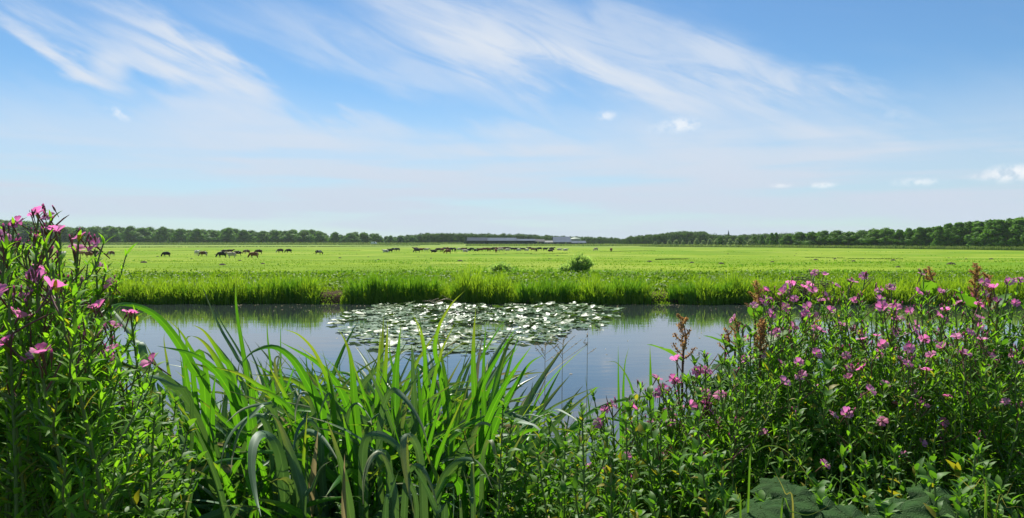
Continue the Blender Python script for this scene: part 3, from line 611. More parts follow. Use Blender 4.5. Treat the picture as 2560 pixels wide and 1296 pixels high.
COWS = [  # px, py at the hooves, pose, coat, heading (degrees, 0 = right)
 (158, 644, 'stand', 'white', 100), (201, 641, 'graze', 'tan', 15), (222, 645, 'stand', 'brown', 170), (240, 640, 'stand', 'dark brown', 185), (278, 641, 'graze', 'brown and white', 170),
 (416, 643, 'graze', 'black', 182), (492, 639, 'stand', 'white', 80), (509, 642, 'graze', 'brown and white', 178), (555, 645, 'graze', 'black and white', 185), (579, 646, 'stand', 'cream', 188), (561, 636, 'stand', 'dark brown', 0), (575, 634, 'stand', 'dark brown', 10), (594, 641, 'graze', 'dark brown', 200), (617, 636, 'graze', 'brown and white', 178), (647, 636, 'graze', 'dark brown', 185), (635, 646, 'graze', 'brown', 183),
 (701, 633, 'graze', 'dark brown', 180), (722, 633, 'graze', 'black', 185), (796, 637, 'graze', 'dark brown', -4),
 (965, 632, 'lie', 'white', 180), (976, 632, 'stand', 'black and white', 150), (984, 629, 'stand', 'black and white', 20), (994, 629, 'stand', 'black and white', 170),
 (1040, 628, 'stand', 'dark brown', 180), (1043, 632, 'graze', 'black', 180), (1052, 630, 'stand', 'brown', 0), (1066, 630, 'stand', 'cream', 5), (1085, 632, 'lie', 'black', 180), (1096, 630, 'graze', 'dark brown', 180), (1106, 630, 'stand', 'brown', 120), (1112, 627, 'stand', 'dark brown', 0), (1120, 628, 'stand', 'brown', 0), (1120, 635, 'graze', 'brown', 180), (1128, 629, 'stand', 'black', 20), (1138, 631, 'stand', 'black', 95), (1147, 626, 'lie', 'cream', 0), (1158, 629, 'stand', 'brown and white', 10), (1164, 631, 'lie', 'white', 180), (1173, 628, 'lie', 'black', 180), (1179, 628, 'graze', 'black and white', 0), (1191, 629, 'lie', 'black and white', 175),
 (1201, 630, 'stand', 'brown and white', 180), (1210, 629, 'stand', 'brown', 0), (1221, 629, 'stand', 'brown', 150), (1229, 629, 'graze', 'dark brown', 180), (1234, 626, 'stand', 'dark brown', 0), (1240, 632, 'stand', 'brown', 100), (1243, 628, 'stand', 'brown', 0), (1250, 626, 'stand', 'dark brown', 0), (1252, 630, 'graze', 'cream', 180), (1257, 627, 'stand', 'brown and white', 180), (1263, 626, 'stand', 'dark brown', 0), (1268, 628, 'lie', 'cream', 0), (1274, 627, 'stand', 'black', 180), (1282, 628, 'stand', 'black and white', 0), (1289, 628, 'stand', 'dark brown', 30), (1296, 628, 'lie', 'white', 0), (1308, 628, 'stand', 'dark brown', 180), (1317, 628, 'lie', 'cream', 180), (1324, 626, 'stand', 'brown and white', 180), (1333, 629, 'graze', 'brown and white', 0), (1341, 630, 'stand', 'black', 85), (1349, 627, 'graze', 'black and white', 180), (1363, 628, 'stand', 'black and white', 0), (1379, 627, 'stand', 'black and white', 0), (1376, 630, 'lie', 'dark brown', 0), (1398, 627, 'lie', 'cream', 0), (1413, 628, 'lie', 'white', 0), (1490, 628, 'graze', 'cream', 210), (1528, 630, 'stand', 'brown', 70)]
PW = {'graze': 'grazing', 'stand': 'standing', 'lie': 'lying down'}
def zone(px):
    if px < 260: return 'partly behind the pink flowers at far left', 0
    if px < 290: return 'alone just right of the far left flowers', 0
    if px < 450: return 'alone in the left pasture', 0
    if px < 670: return 'in the nearest small bunch at left', 1
    if px < 740: return 'of the distant pair right of the nearest bunch', 1
    if px < 850: return 'alone between the pair and the main herd', 0
    if px < 1010: return 'in the leftmost knot of the distant herd', 1
    if px < 1080: return 'in the knot left of the barn', 1
    if px < 1165: return 'in the herd below the barn\'s left end', 1
    if px < 1270: return 'in the crowded herd below the long barn', 1
    if px < 1350: return 'in the herd between the barns', 1
    if px < 1430: return 'in the herd below the gabled barn', 1
    return 'right of the herd', 1
zs = {}
for c in COWS: zs.setdefault(zone(c[0])[0] + '|' + c[3] + c[2], []).append(c)
for (px, py, pose, coat, hd) in COWS:
    if (pose, coat) not in CMS:
        m_ = PM[pose].copy(); m_.materials.append(CM[coat]); CMS[(pose, coat)] = m_
    p = on_field(px, py); sc = random.uniform(.90, 1.0)
    o = link('cow', CMS[(pose, coat)], None, p); o.rotation_euler = (0, 0, R(hd)); o.scale = (sc,) * 3
    z_, _ = zone(px); grp = sorted(zs[z_ + '|' + coat + pose]); i = grp.index((px, py, pose, coat, hd))
    lab = '%s cow %s %s' % (coat, PW[pose], z_)
    if len(grp) > 1: lab = '%s %s cow %s, %s from left' % (PW[pose].split()[0], coat, z_, ordn(i))
    tag(o, lab, 'cow', 'cows out on the pasture')

# ------------------------------------------------------------------ far bank vegetation
def scatter_blades(name, label, cat, n, fx, fyy, fh, wd, mat, bend=.5, z=None, parent=None, kind='stuff'):
    x = fx(n); y = fyy(n, x); zz = np.array([(field_z(b) if b > 26 else float(np.interp(b - edge_y(a), [-.25, 0, .1, .22, .5, 1.2], [-.12, 0, .12, .25, .32, .36]))) if z is None else z for a, b in zip(x, y)]); B = np.stack([x, y, zz], 1)
    V, q, t_ = blades(B, fh(n, x, y), wd * rng.uniform(.6, 1.4, n), rng.uniform(0, 6.28, n), rng.uniform(0, bend, n) ** 1.3)
    o = link(name, mesh_np(name, V, q, t_, mat), parent); return tag(o, label, cat, kind=kind)
def ey(x): return np.array([edge_y(a) for a in x])
def hmod(x): return np.array([(.12 if abs(a + 5.9) < .35 or abs(a - 4.95) < .45 or noise.noise(Vector((a * 1.1, 1, 7))) < -.42 else 1) * max(.25, .80 + .75 * noise.noise(Vector((a * .45, 9, 2))) + .65 * noise.noise(Vector((a * 1.7, 5, 2)))) for a in x])
scatter_blades('bank_grass', 'tall rank grass and sedge hanging over the water on the far bank', 'grass', 27000, lambda n: rng.uniform(-19, 19, n), lambda n, x: ey(x) + rng.gamma(1.2, .32, n) - .12, lambda n, x, y: .56 * hmod(x) * rng.uniform(.35, 1.45, n), .024, M_bank, .85)
scatter_blades('bank_herbs', 'low leafy growth on top of the far bank', 'herbs', 15000, lambda n: rng.uniform(-27, 27, n), lambda n, x: 24.7 + 11.5 * rng.random(n) ** 1.3, lambda n, x, y: rng.uniform(.08, .30, n), .040, M_mead, .9)
n = 26000; x = rng.uniform(-27, 27, n); y = 24.6 + 12 * rng.random(n) ** 1.2; y = np.maximum(y, ey(x) + .35)
V, t_ = chips(np.stack([x, y, np.array([field_z(b) for b in y]) + rng.uniform(.03, .26, n)], 1), rng.uniform(.03, .09, n), rng.normal(size=(n, 3)) * .8 + np.array([0, -.3, 1]), .6)
tag(link('meadow_leaves', mesh_np('meadow_leaves', V, None, t_, M_mead)), 'fresh green leafy strip between far bank and ditch', 'herbs', kind='stuff')
# tufts over the nearer pasture give it relief
n = 14000; y = 38 + 60 * rng.random(n) ** 1.5; x = rng.uniform(-.75, .75, n) * y
B = np.stack([x, y, np.array([field_z(b) for b in y])], 1); hm = np.array([.6 + noise.noise(Vector((a * .3, b * .5, 0))) for a, b in zip(x, y)])
V, q, t_ = blades(B, np.clip(.10 * hm * rng.uniform(.6, 1.4, n), .02, .3), .05 * rng.uniform(.6, 1.4, n), rng.uniform(0, 6.28, n), rng.uniform(0, .6, n))
tag(link('pasture_tufts', mesh_np('pasture_tufts', V, q, t_, M_mead)), 'short grass tufts over the nearer pasture', 'grass', kind='stuff')
nt = 900; y = 42 + 260 * rng.random(nt) ** 1.2; x = rng.uniform(-.75, .75, nt) * y; pm = np.array([noise.noise(Vector((a * .02, b * .035, 3))) for a, b in zip(x, y)]); k_ = (pm + rng.normal(size=nt) * .15) > .02; x = x[k_]; y = y[k_]; nt = len(x)
sz = rng.uniform(.25, 1.0, nt) * (1 + y / 160); m_ = 16; xx = np.repeat(x, m_) + rng.normal(size=nt * m_) * np.repeat(sz, m_) * .8; yy = np.repeat(y, m_) + rng.normal(size=nt * m_) * np.repeat(sz, m_) * .25
V, q, t_ = blades(np.stack([xx, yy, np.array([field_z(b) for b in yy])], 1), np.repeat(sz, m_) * rng.uniform(.05, .12, nt * m_), np.repeat(sz, m_) * .10, rng.uniform(0, 6.28, nt * m_), rng.uniform(.1, .8, nt * m_))
tag(link('pasture_tussocks', mesh_np('pasture_tussocks', V, q, t_, M_sedge)), 'darker tussocks the cows have left standing in the pasture', 'grass tussocks', kind='stuff')
# ditch vegetation at y about 38
def ditch_h(x):
    px = 1280 + F * x / 38
    tab = [(200, .05), (780, .08), (820, .22), (865, .25), (885, .08), (960, .12), (1000, .34), (1180, .30), (1230, .62), (1280, .45), (1400, .40), (1520, .30), (1600, .16), (1720, .12), (1900, .14), (1960, .28), (2150, .22), (2300, .25), (2500, .30), (2700, .4)]
    return np.array([interp(tab, p) for p in px])
scatter_blades('ditch_plants', 'dark green rushes and weeds growing along the ditch in the pasture', 'rushes', 15000, lambda n: rng.uniform(-20, 29, n), lambda n, x: 38 + rng.normal(size=n) * .55, lambda n, x, y: (ditch_h(x) * .62 * hmod(x * 2.0 + 7) * rng.uniform(.4, 1.5, n) + .04), .034, M_sedge, .8)
n = 7000; x = rng.uniform(-8, 29, n); hh = ditch_h(x) * .55 * hmod(x * 2.0 + 7) * rng.uniform(.1, 1.1, n)
V, t_ = chips(np.stack([x, 38 + rng.normal(size=n) * .4, field_z(38) + hh], 1), rng.uniform(.03, .07, n), None, .5)
tag(link('ditch_weeds', mesh_np('ditch_weeds', V, None, t_, M_bush)), 'broad leaved weeds along the ditch', 'weeds', kind='stuff')
# willow bushes in the ditch
def bush(px, Y, h, wd, label, n=3600):
    r = thing('willow_bush', label, 'bush', ((px - 1280) / F * Y, Y, field_z(Y) - .05))
    mb = MB(); pos = []; drn = []
    for k in range(46):
        a = random.uniform(0, 6.28); sp = random.random() ** .55; L = h * (1.0 - .42 * sp ** 3) * random.uniform(.72, 1.05)
        e_ = Vector((math.cos(a) * wd * sp, math.sin(a) * wd * sp * .7, L)); b0 = Vector((math.cos(a) * .12, math.sin(a) * .12, 0)); mid = b0.lerp(e_, .5) + Vector((0, 0, .08))
        pts = catmull([b0, mid, e_], 6); V, Q = tube(pts, [.012 - .0015 * i for i in range(7)], 4); mb.add(V, Q)
        for j in range(n // 46):
            u = random.random() ** .8; i = min(5, int(u * 6)); p = pts[i].lerp(pts[i + 1], u * 6 - i); pos.append(p + Vector((random.gauss(0, .05), random.gauss(0, .05), random.gauss(0, .04)))); drn.append((pts[i + 1] - pts[i]).normalized())
    kid(r, 'stems', mb.mesh('stems', M_stem))
    pos = np.array(pos); dr = np.array(drn) + rng.normal(size=(len(pos), 3)) * .45; dr /= np.linalg.norm(dr, axis=1, keepdims=True)
    s = np.cross(dr, rng.normal(size=dr.shape)); s /= np.linalg.norm(s, axis=1, keepdims=True); L = rng.uniform(.05, .11, (len(pos), 1)); W = L * .2
    V = np.stack([pos - dr * L, pos + s * W, pos + dr * L, pos - s * W], 1).reshape(-1, 3); o = (np.arange(len(pos)) * 4)[:, None]
    f = kid(r, 'foliage', mesh_np('foliage', V, o + np.array([[0, 1, 2, 3]]), None, M_bush)); f['kind'] = 'stuff'; return r
bush(1452, 38, 1.08, .74, 'bushy grey green willow standing up from the ditch in mid pasture', 5200)
bush(1252, 38.2, .62, .60, 'low dark willow tuft in the ditch left of the tall willow bush', 3000)
bush(1420, 37.8, .55, .55, 'low spreading tuft at the left foot of the tall willow bush', 2400)
# sedge clumps at the far waterline
CL = [(655, .8, 1.0), (700, .9, .9), (752, 1.0, 1.1), (905, 1.05, 1.2), (955, 1.15, 1.0), (1030, 1.1, .9), (1070, 1.05, .8), (1155, .8, .7), (1225, .75, .7), (1330, .9, .9), (1382, 1.0, 1.0), (1430, .85, .7), (1500, .8, .8), (1560, 1.0, .9), (1600, .9, .7), (1700, .8, .8), (1745, .85, .9), (1800, .8, .7), (1845, .9, .9), (560, .65, .7), (430, .6, .8), (330, .6, .7)]
for i, (px, hh, ww) in enumerate(CL):
    Y = edge_y((px - 1280) / F * 24) + .12; X = (px - 1280) / F * Y; n = int(300 * ww)
    r = thing('sedge_clump', 'tall tuft of upright sedge at the far waterline, %s from the left' % ordn(0), 'sedge', (X, Y, 0), 0, 'sedge clumps along the far waterline')
    rr = rng.random(n) ** .5 * .34 * ww; an = rng.uniform(0, 6.28, n); B = np.stack([rr * np.cos(an) * 1.3, np.abs(rr * np.sin(an)) * .7 - .05, np.full(n, -.05)], 1)
    V, q, t_ = blades(B, hh * 1.0 * rng.uniform(.4, 1.15, n), .028 * rng.uniform(.7, 1.3, n), an + rng.normal(size=n) * .5, rng.uniform(.0, .5, n))
    f = kid(r, 'blades', mesh_np('blades', V, q, t_, M_sedge)); f['kind'] = 'stuff'; r['_i'] = i
clumps = sorted([(o['_i'], o) for o in COL.objects if o.name.startswith('sedge_clump')], key=lambda a: CL[a[0]][0])
for k, (i, o) in enumerate(clumps): o['label'] = 'tall tuft of upright green sedge at the far waterline, %s such tuft from the left' % ordn(k); del o['_i']
# pile of dead reed on the far bank at the right, dead sticks by the lilies
def sticks(name, label, cat, px, Y, z, n, sx, sz, L, mat, rad=.008, flat=.3):
    r = thing(name, label, cat, ((px - 1280) / F * Y, Y, z)); mb = MB()
    for k in range(n):
        a = random.uniform(-.5, .5) + (math.pi if random.random() < .5 else 0); u = random.gauss(0, .4)
        c = Vector((u * sx, random.gauss(0, .3) * sx * .4, abs(random.gauss(0, .5)) * sz * math.exp(-u * u * 1.5)))
        d = Vector((math.cos(a), math.sin(a) * .6, random.gauss(0, flat))).normalized() * L * random.uniform(.4, 1)
        V, Q = tube([c - d / 2, c + Vector((0, 0, L * .08)), c + d / 2], [rad, rad, rad * .5], 4); mb.add(V, Q)
    f = kid(r, 'stalks', mb.mesh('stalks', mat)); f['kind'] = 'stuff'; return r
M_dreed = plain('dead reed', (.10, .075, .05), .9, (.05, .035, .025), 4)
sticks('reed_pile', 'dark brown heap of dead reeds on the far bank behind the right flowers', 'reed pile', 2045, 24.6, .25, 420, 1.5, .34, .6, M_dreed, .012)
sticks('dead_sticks', 'few bare bleached sticks lying at the far waterline beside the lily pads', 'sticks', 1120, 23.7, .02, 9, .8, .12, .8, M_straw, .012, .5)
sticks('dead_sticks', 'thin dead roots and twigs at the far waterline right of the lily pads', 'sticks', 1470, 23.75, .02, 12, .8, .15, .5, M_straw, .008, .6)

# ------------------------------------------------------------------ lily pads
def pad_mesh(seed, rise=0.0):
    rd = random.Random(seed); V = [(0, 0, .0)]; n = 16
    for ring, rr in ((0, .55), (1, 1.0)):
        for k in range(n):
            a = math.radians(14) + (2 * math.pi - math.radians(28)) * k / (n - 1)
            rad = rr * (1 + .05 * math.sin(3 * a + seed)); z = (.03 * math.sin(2 * a + seed * 2) + .045 * math.sin(5 * a + seed)) * rr ** 2 * (1 + rise) + rise * .25 * rr * rr
            V.append((math.cos(a) * rad * 1.15, math.sin(a) * rad * .92, z))
    t_ = [(0, 1 + k, 2 + k) for k in range(n - 1)]; q = [(1 + k, 1 + n + k, 2 + n + k, 2 + k) for k in range(n - 1)]
    return V, q, t_
pads = [pad_mesh(i, [0, .2, .6, 1.0, .1, .4][i]) for i in range(6)]
pad_me = [mesh_np('lily_pad', v, q, t_, M_pad if i in (0, 1, 4) else M_padd) for i, (v, q, t_) in enumerate(pads)]
poly = [(868, 812), (905, 785), (960, 768), (1030, 758), (1080, 752), (1200, 750), (1400, 755), (1490, 762), (1524, 778), (1500, 800), (1440, 822), (1425, 842), (1360, 853), (1270, 852), (1255, 868), (1180, 880), (1060, 884), (960, 868), (900, 850), (880, 832)]
def inside(px, py):
    c = False; j = len(poly) - 1
    for i in range(len(poly)):
        xi, yi = poly[i]; xj, yj = poly[j]
        if (yi > py) != (yj > py) and px < (xj - xi) * (py - yi) / (yj - yi) + xi: c = not c
        j = i
    return c
PL = []; tries = 0
while len(PL) < 1500 and tries < 60000:
    tries += 1; Y = random.uniform(12.5, 23.8); X = random.uniform(-5.5, 4.5); px = 1280 + F * X / Y; py = HOR + F * CZ / Y
    if not inside(px + random.gauss(0, 20), py + random.gauss(0, 4)): continue
    rr = random.uniform(.06, .165)
    if noise.noise(Vector((X * .9, Y * .6, 8))) < -.22: continue
    if any((X - a) ** 2 + (Y - b) ** 2 < (.66 * (rr + c)) ** 2 for a, b, c, _ in PL): continue
    PL.append((X, Y, rr, 0))
lily = thing('water_lily', 'large raft of green water lily pads on the canal in front of the far bank', 'water lily', (-.3, 18, 0))
PL.sort(key=lambda p: -p[2] / p[1]); rest = MB()
def pad_tf(X, Y, rr, k):
    raised = random.random() < (.45 if abs(X + .2) < 2.8 and Y > 15 else .15)
    tilt = random.gauss(0, .15 if raised else .03); tilt2 = random.gauss(0, .15 if raised else .03)
    return Matrix.Translation((X, Y, .012 + random.random() * .018 + (abs(tilt) + abs(tilt2)) * rr * .8)) @ Matrix.Rotation(random.uniform(0, 6.28), 4, 'Z') @ Matrix.Rotation(tilt, 4, 'X') @ Matrix.Rotation(tilt2, 4, 'Y') @ Matrix.Scale(rr, 4), (random.choice([2, 3, 5]) if raised else random.choice([0, 1, 4, 1, 0, 2]))
for k, (X, Y, rr, _) in enumerate(PL):
    Mx, i = pad_tf(X, Y, rr, k)
    if k < 295: o = kid(lily, 'lily_pad', pad_me[i]); o.matrix_local = Matrix.Translation((.3, -18, 0)) @ Mx
    else:
        v, q, t_ = pads[i]; A = np.array(Matrix.Translation((.3, -18, 0)) @ Mx); rest.add(np.array(v) @ A[:3, :3].T + A[:3, 3], q, t_)
if rest.n: o = kid(lily, 'lily_pads_beyond', rest.mesh('lily_pads_beyond', M_pad)); o['kind'] = 'stuff'
for lab, spots in (('few flat lily pads beside the far bank behind the right flowers', [(1815, 758), (1830, 760), (1842, 757), (1850, 761), (1825, 755)]), ('few small lily pads drifting on open water left of the big raft', [(850, 800), (842, 812), (858, 822), (835, 805)])):
    a = spots[0]; Yc = CZ * F / (a[1] - HOR); r = thing('water_lily', lab, 'water lily', ((a[0] - 1280) / F * Yc, Yc, 0))
    for (px, py) in spots:
        Y = CZ * F / (py - HOR); X = (px - 1280) / F * Y; Mx, i = pad_tf(X, Y, .13, 0); o = kid(r, 'lily_pad', pad_me[i % 3]); o.matrix_local = Matrix.Translation(-r.location) @ Mx

n = 420; X_ = rng.uniform(-9, 9, n); Y_ = np.where(rng.random(n) < .6, 23.7 - rng.gamma(1.2, .5, n), rng.uniform(8, 23, n)); V, t_ = chips(np.stack([X_, Y_, np.full(n, .004)], 1), rng.uniform(.01, .035, n), rng.normal(size=(n, 3)) * .05 + np.array([0, 0, 1]), .5)
tag(link('floating_debris', mesh_np('floating_debris', V, None, t_, M_straw)), 'bits of leaf and straw floating on the canal', 'debris', kind='stuff')
# ------------------------------------------------------------------ iris clumps of the near bank
def z2(L): return [(200 + x / 1.9756, 640 + y / 1.9756) for x, y in L]
def z3(L): return [(900 + x / 1.9756, 640 + y / 1.9756) for x, y in L]
def z1(L): return [(x / 1.6286, 500 + y / 1.6286) for x, y in L]
# each: traced centre line from root to tip, width in px, distance at root and tip, p = pale
H = []
def hl(conv, w_, d0, d1, pale, *pts): H.append((conv(list(pts)), w_, d0, d1, pale))
hl(z2, 15, 2.2, 2.2, 0, (850, 700), (835, 640), (800, 440), (772, 250), (771, 120), (780, 52))
hl(z2, 12, 2.3, 2.3, 0, (955, 660), (945, 560), (930, 440), (925, 340), (940, 248))
hl(z2, 7, 2.5, 2.5, 0, (1000, 660), (992, 490), (990, 300))
hl(z2, 9, 2.4, 2.5, 1, (830, 640), (775, 500), (700, 370), (640, 240), (600, 140))
hl(z2, 7, 2.4, 2.5, 1, (850, 620), (790, 480), (700, 330), (650, 230))
hl(z2, 24, 2.0, 1.8, 0, (1200, 900), (1190, 760), (1120, 620), (1050, 510), (960, 450), (860, 470), (790, 540))
hl(z2, 23, 2.1, 1.9, 0, (820, 860), (775, 740), (710, 620), (640, 540), (540, 480), (380, 445))
hl(z2, 24, 2.2, 2.1, 0, (760, 700), (700, 560), (640, 460), (590, 410), (550, 395))
hl(z2, 20, 2.3, 2.2, 0, (760, 640), (700, 500), (620, 380), (553, 338))
hl(z2, 22, 2.1, 1.8, 0, (620, 700), (560, 560), (480, 420), (380, 300), (270, 245), (170, 245), (90, 290))
hl(z2, 22, 2.0, 2.1, 1, (330, 560), (270, 420), (200, 320), (140, 250), (90, 222))
hl(z2, 19, 2.1, 2.1, 0, (260, 560), (190, 450), (130, 375), (60, 310))
hl(z2, 26, 1.7, 1.5, 1, (705, 1290), (690, 1150), (650, 980), (560, 760), (440, 620), (320, 562), (180, 540), (40, 542))
hl(z2, 15, 1.7, 1.4, 1, (560, 800), (440, 640), (350, 595), (230, 600), (130, 700), (85, 800), (78, 850))
hl(z2, 30, 1.55, 1.5, 1, (1110, 1290), (1085, 1120), (1030, 950), (985, 830), (950, 785), (922, 780))
hl(z2, 28, 1.6, 1.3, 1, (1010, 1290), (1000, 1050), (960, 920), (900, 880), (858, 930), (848, 1050), (868, 1190), (895, 1288))
hl(z2, 17, 1.7, 1.5, 1, (960, 1290), (950, 950), (900, 800), (840, 795), (760, 860), (712, 950), (688, 1080))
hl(z2, 15, 1.7, 1.5, 1, (1000, 1200), (990, 900), (930, 740), (860, 775), (790, 860), (755, 980), (745, 1080))
hl(z2, 15, 1.8, 1.6, 1, (980, 1000), (960, 760), (900, 735), (800, 760), (720, 825))
hl(z2, 20, 1.8, 1.65, 1, (1190, 1000), (1160, 800), (1128, 690), (1090, 685), (1065, 760), (1063, 835))
hl(z2, 15, 1.8, 1.7, 1, (1265, 1290), (1260, 850), (1235, 685), (1200, 730), (1168, 835))
hl(z2, 17, 1.7, 1.55, 1, (1200, 1150), (1185, 900), (1130, 810), (1080, 850), (1058, 930), (1055, 1010))
hl(z2, 22, 1.5, 1.45, 1, (1105, 1290), (1150, 1140), (1190, 1050), (1245, 1010))
hl(z2, 20, 1.7, 1.5, 1, (1060, 1290), (1060, 980), (1100, 875), (1175, 885), (1235, 950), (1292, 1045))
hl(z2, 24, 2.0, 2.0, 0, (1375, 1000), (1355, 700), (1340, 520), (1310, 420), (1275, 362))
hl(z2, 22, 2.0, 1.9, 0, (1270, 1000), (1240, 680), (1200, 560), (1150, 460), (1080, 390), (1005, 362))
hl(z2, 19, 2.1, 2.0, 0, (1360, 900), (1320, 740), (1260, 620), (1160, 520), (980, 420))
hl(z2, 17, 2.2, 2.2, 0, (1480, 900), (1495, 700), (1512, 500), (1520, 318))
hl(z2, 16, 2.2, 2.2, 0, (1470, 900), (1472, 600), (1485, 362))
hl(z2, 24, 2.1, 2.1, 0, (1560, 900), (1558, 640), (1568, 500), (1585, 342))
hl(z2, 14, 2.3, 2.2, 0, (1700, 900), (1705, 600), (1700, 450), (1680, 360), (1642, 288))
hl(z2, 18, 1.7, 1.5, 1, (1490, 1200), (1480, 850), (1530, 672), (1600, 700), (1680, 820), (1725, 950))
hl(z2, 15, 1.8, 1.7, 1, (1400, 1100), (1410, 900), (1450, 800), (1560, 745))
hl(z2, 15, 1.8, 1.7, 1, (1310, 1000), (1320, 800), (1360, 730), (1405, 760), (1440, 812))
hl(z2, 17, 1.5, 1.4, 1, (1560, 1290), (1540, 1100), (1490, 975), (1430, 1000), (1402, 1100), (1400, 1232))
hl(z2, 23, 1.6, 1.5, 1, (1400, 1200), (1400, 950), (1450, 885), (1540, 915), (1600, 1010), (1645, 1270))
hl(z2, 24, 1.5, 1.4, 1, (1700, 1290), (1680, 1000), (1640, 900), (1598, 915), (1605, 1060), (1655, 1295))
hl(z2, 20, 1.5, 1.4, 1, (1600, 1290), (1620, 1080), (1680, 1040), (1740, 1150), (1775, 1290))
hl(z2, 13, 1.5, 1.5, 1, (515, 1296), (570, 1130), (635, 1003))
hl(z2, 22, 1.4, 1.4, 1, (300, 1296), (320, 1200), (290, 1120), (200, 1010), (120, 960))
hl(z2, 20, 2.1, 2.1, 0, (860, 900), (820, 760), (760, 650), (640, 560), (520, 520))
hl(z2, 18, 2.1, 2.0, 0, (1060, 860), (960, 700), (880, 640), (780, 580), (640, 545))
hl(z2, 20, 2.0, 2.0, 0, (1100, 900), (1040, 760), (940, 680), (850, 650), (800, 610))
hl(z2, 18, 2.2, 2.2, 0, (1030, 900), (1010, 700), (990, 560), (985, 500))
hl(z2, 15, 2.2, 2.1, 1, (990, 800), (975, 640), (962, 520), (985, 500), (1000, 560))
hl(z2, 20, 2.3, 2.3, 0, (620, 560), (560, 480), (500, 380), (430, 310))
hl(z2, 19, 2.2, 2.1, 0, (560, 600), (530, 480), (528, 410), (550, 395))
hl(z2, 19, 2.3, 2.3, 0, (450, 640), (430, 520), (415, 420), (420, 375))
hl(z2, 15, 2.3, 2.3, 0, (520, 560), (500, 440), (480, 320))
hl(z3, 18, 2.1, 2.1, 0, (585, 1000), (575, 800), (560, 550), (563, 380), (572, 258))
hl(z3, 14, 2.2, 2.2, 0, (620, 1000), (612, 760), (610, 550), (622, 335))
hl(z3, 24, 2.0, 2.1, 0, (590, 1100), (610, 930), (650, 750), (690, 560), (735, 430), (790, 368))
hl(z3, 15, 2.4, 2.4, 0, (680, 860), (710, 660), (745, 510), (795, 368))
hl(z3, 26, 1.9, 1.9, 0, (580, 1180), (620, 980), (690, 780), (780, 620), (840, 530), (908, 488))
hl(z3, 23, 2.0, 2.0, 0, (300, 1100), (300, 800), (292, 650), (290, 515))
hl(z3, 16, 2.2, 2.2, 0, (200, 900), (180, 640), (150, 500), (145, 410))
hl(z3, 13, 2.3, 2.3, 0, (330, 900), (350, 700), (400, 480), (470, 330))
hl(z3, 11, 2.4, 2.4, 0, (330, 640), (315, 480), (300, 400), (265, 295))
hl(z3, 13, 2.3, 2.2, 0, (430, 900), (400, 600), (370, 470), (390, 350), (450, 240), (520, 170))
hl(z3, 19, 1.7, 1.5, 0, (600, 1290), (630, 1050), (700, 945), (800, 945), (910, 1010), (1045, 1095))
hl(z3, 17, 1.6, 1.6, 1, (560, 1290), (555, 1100), (562, 888))
hl(z3, 16, 1.6, 1.5, 1, (600, 1200), (610, 980), (642, 908), (670, 990), (685, 1175))
hl(z3, 18, 1.6, 1.4, 1, (380, 1290), (400, 1120), (460, 1030), (530, 1003), (600, 1040), (660, 1158))
hl(z3, 13, 1.9, 1.7, 1, (1000, 1000), (930, 820), (960, 757), (1030, 785), (1090, 830), (1125, 882))
hl(z3, 15, 1.8, 1.7, 1, (560, 1000), (570, 860), (615, 826), (680, 865), (745, 935))
hl(z3, 9, 2.1, 2.0, 1, (780, 900), (800, 800), (870, 790), (990, 845))
hl(z3, 10, 2.0, 2.0, 0, (1365, 900), (1360, 740), (1330, 620), (1270, 530), (1212, 525))
hl(z3, 8, 2.3, 2.3, 0, (1290, 900), (1278, 700), (1275, 440))
hl(z3, 9, 2.3, 2.3, 0, (1305, 900), (1300, 700), (1308, 540), (1328, 450))
hl(z3, 15, 2.2, 2.2, 0, (1440, 800), (1436, 620), (1432, 438))
hl(z3, 9, 1.9, 1.9, 0, (940, 1200), (905, 1060), (870, 950), (835, 888))
hl(z3, 32, 1.3, 1.3, 1, (125, 1296), (150, 1180), (190, 1065))
hl(z3, 22, 1.4, 1.3, 1, (420, 1296), (380, 1260), (330, 1150), (270, 1050), (245, 1025))
hl(z3, 20, 1.4, 1.4, 1, (500, 1296), (495, 1220), (488, 1155))
hl(z3, 20, 1.4, 1.4, 1, (560, 1296), (545, 1190), (510, 1060))
hl(z3, 15, 1.5, 1.4, 1, (280, 1296), (240, 1100), (235, 900), (255, 895))
hl(z3, 20, 1.6, 1.4, 1, (150, 1290), (140, 1020), (100, 968), (50, 1010), (20, 1100), (15, 1230))
hl(z3, 10, 1.8, 1.7, 1, (1140, 1290), (1110, 1010), (1060, 890))
hl(z1, 25, 1.2, 1.1, 1, (300, 900), (240, 930), (205, 985), (160, 1120), (128, 1285))
hl(z1, 27, 1.05, 1.1, 0, (240, 1296), (150, 1010), (80, 950), (30, 810), (0, 740))
hl(z1, 22, 1.05, 1.1, 0, (330, 1296), (260, 1070), (200, 960), (130, 880), (40, 820))
hl(z1, 25, 1.2, 1.2, 1, (350, 1296), (362, 1180), (372, 1090))
hl(z1, 20, 1.1, 1.05, 1, (270, 1200), (260, 1060), (160, 960), (60, 900), (0, 880))
hl(z1, 12, 1.4, 1.3, 1, (560, 1296), (500, 1120), (462, 1040), (360, 1085))
hl(z1, 20, 1.5, 1.5, 1, (760, 1296), (800, 1150), (850, 1060))
hl(z1, 26, 1.5, 1.5, 0, (570, 1296), (520, 1180), (470, 1050))

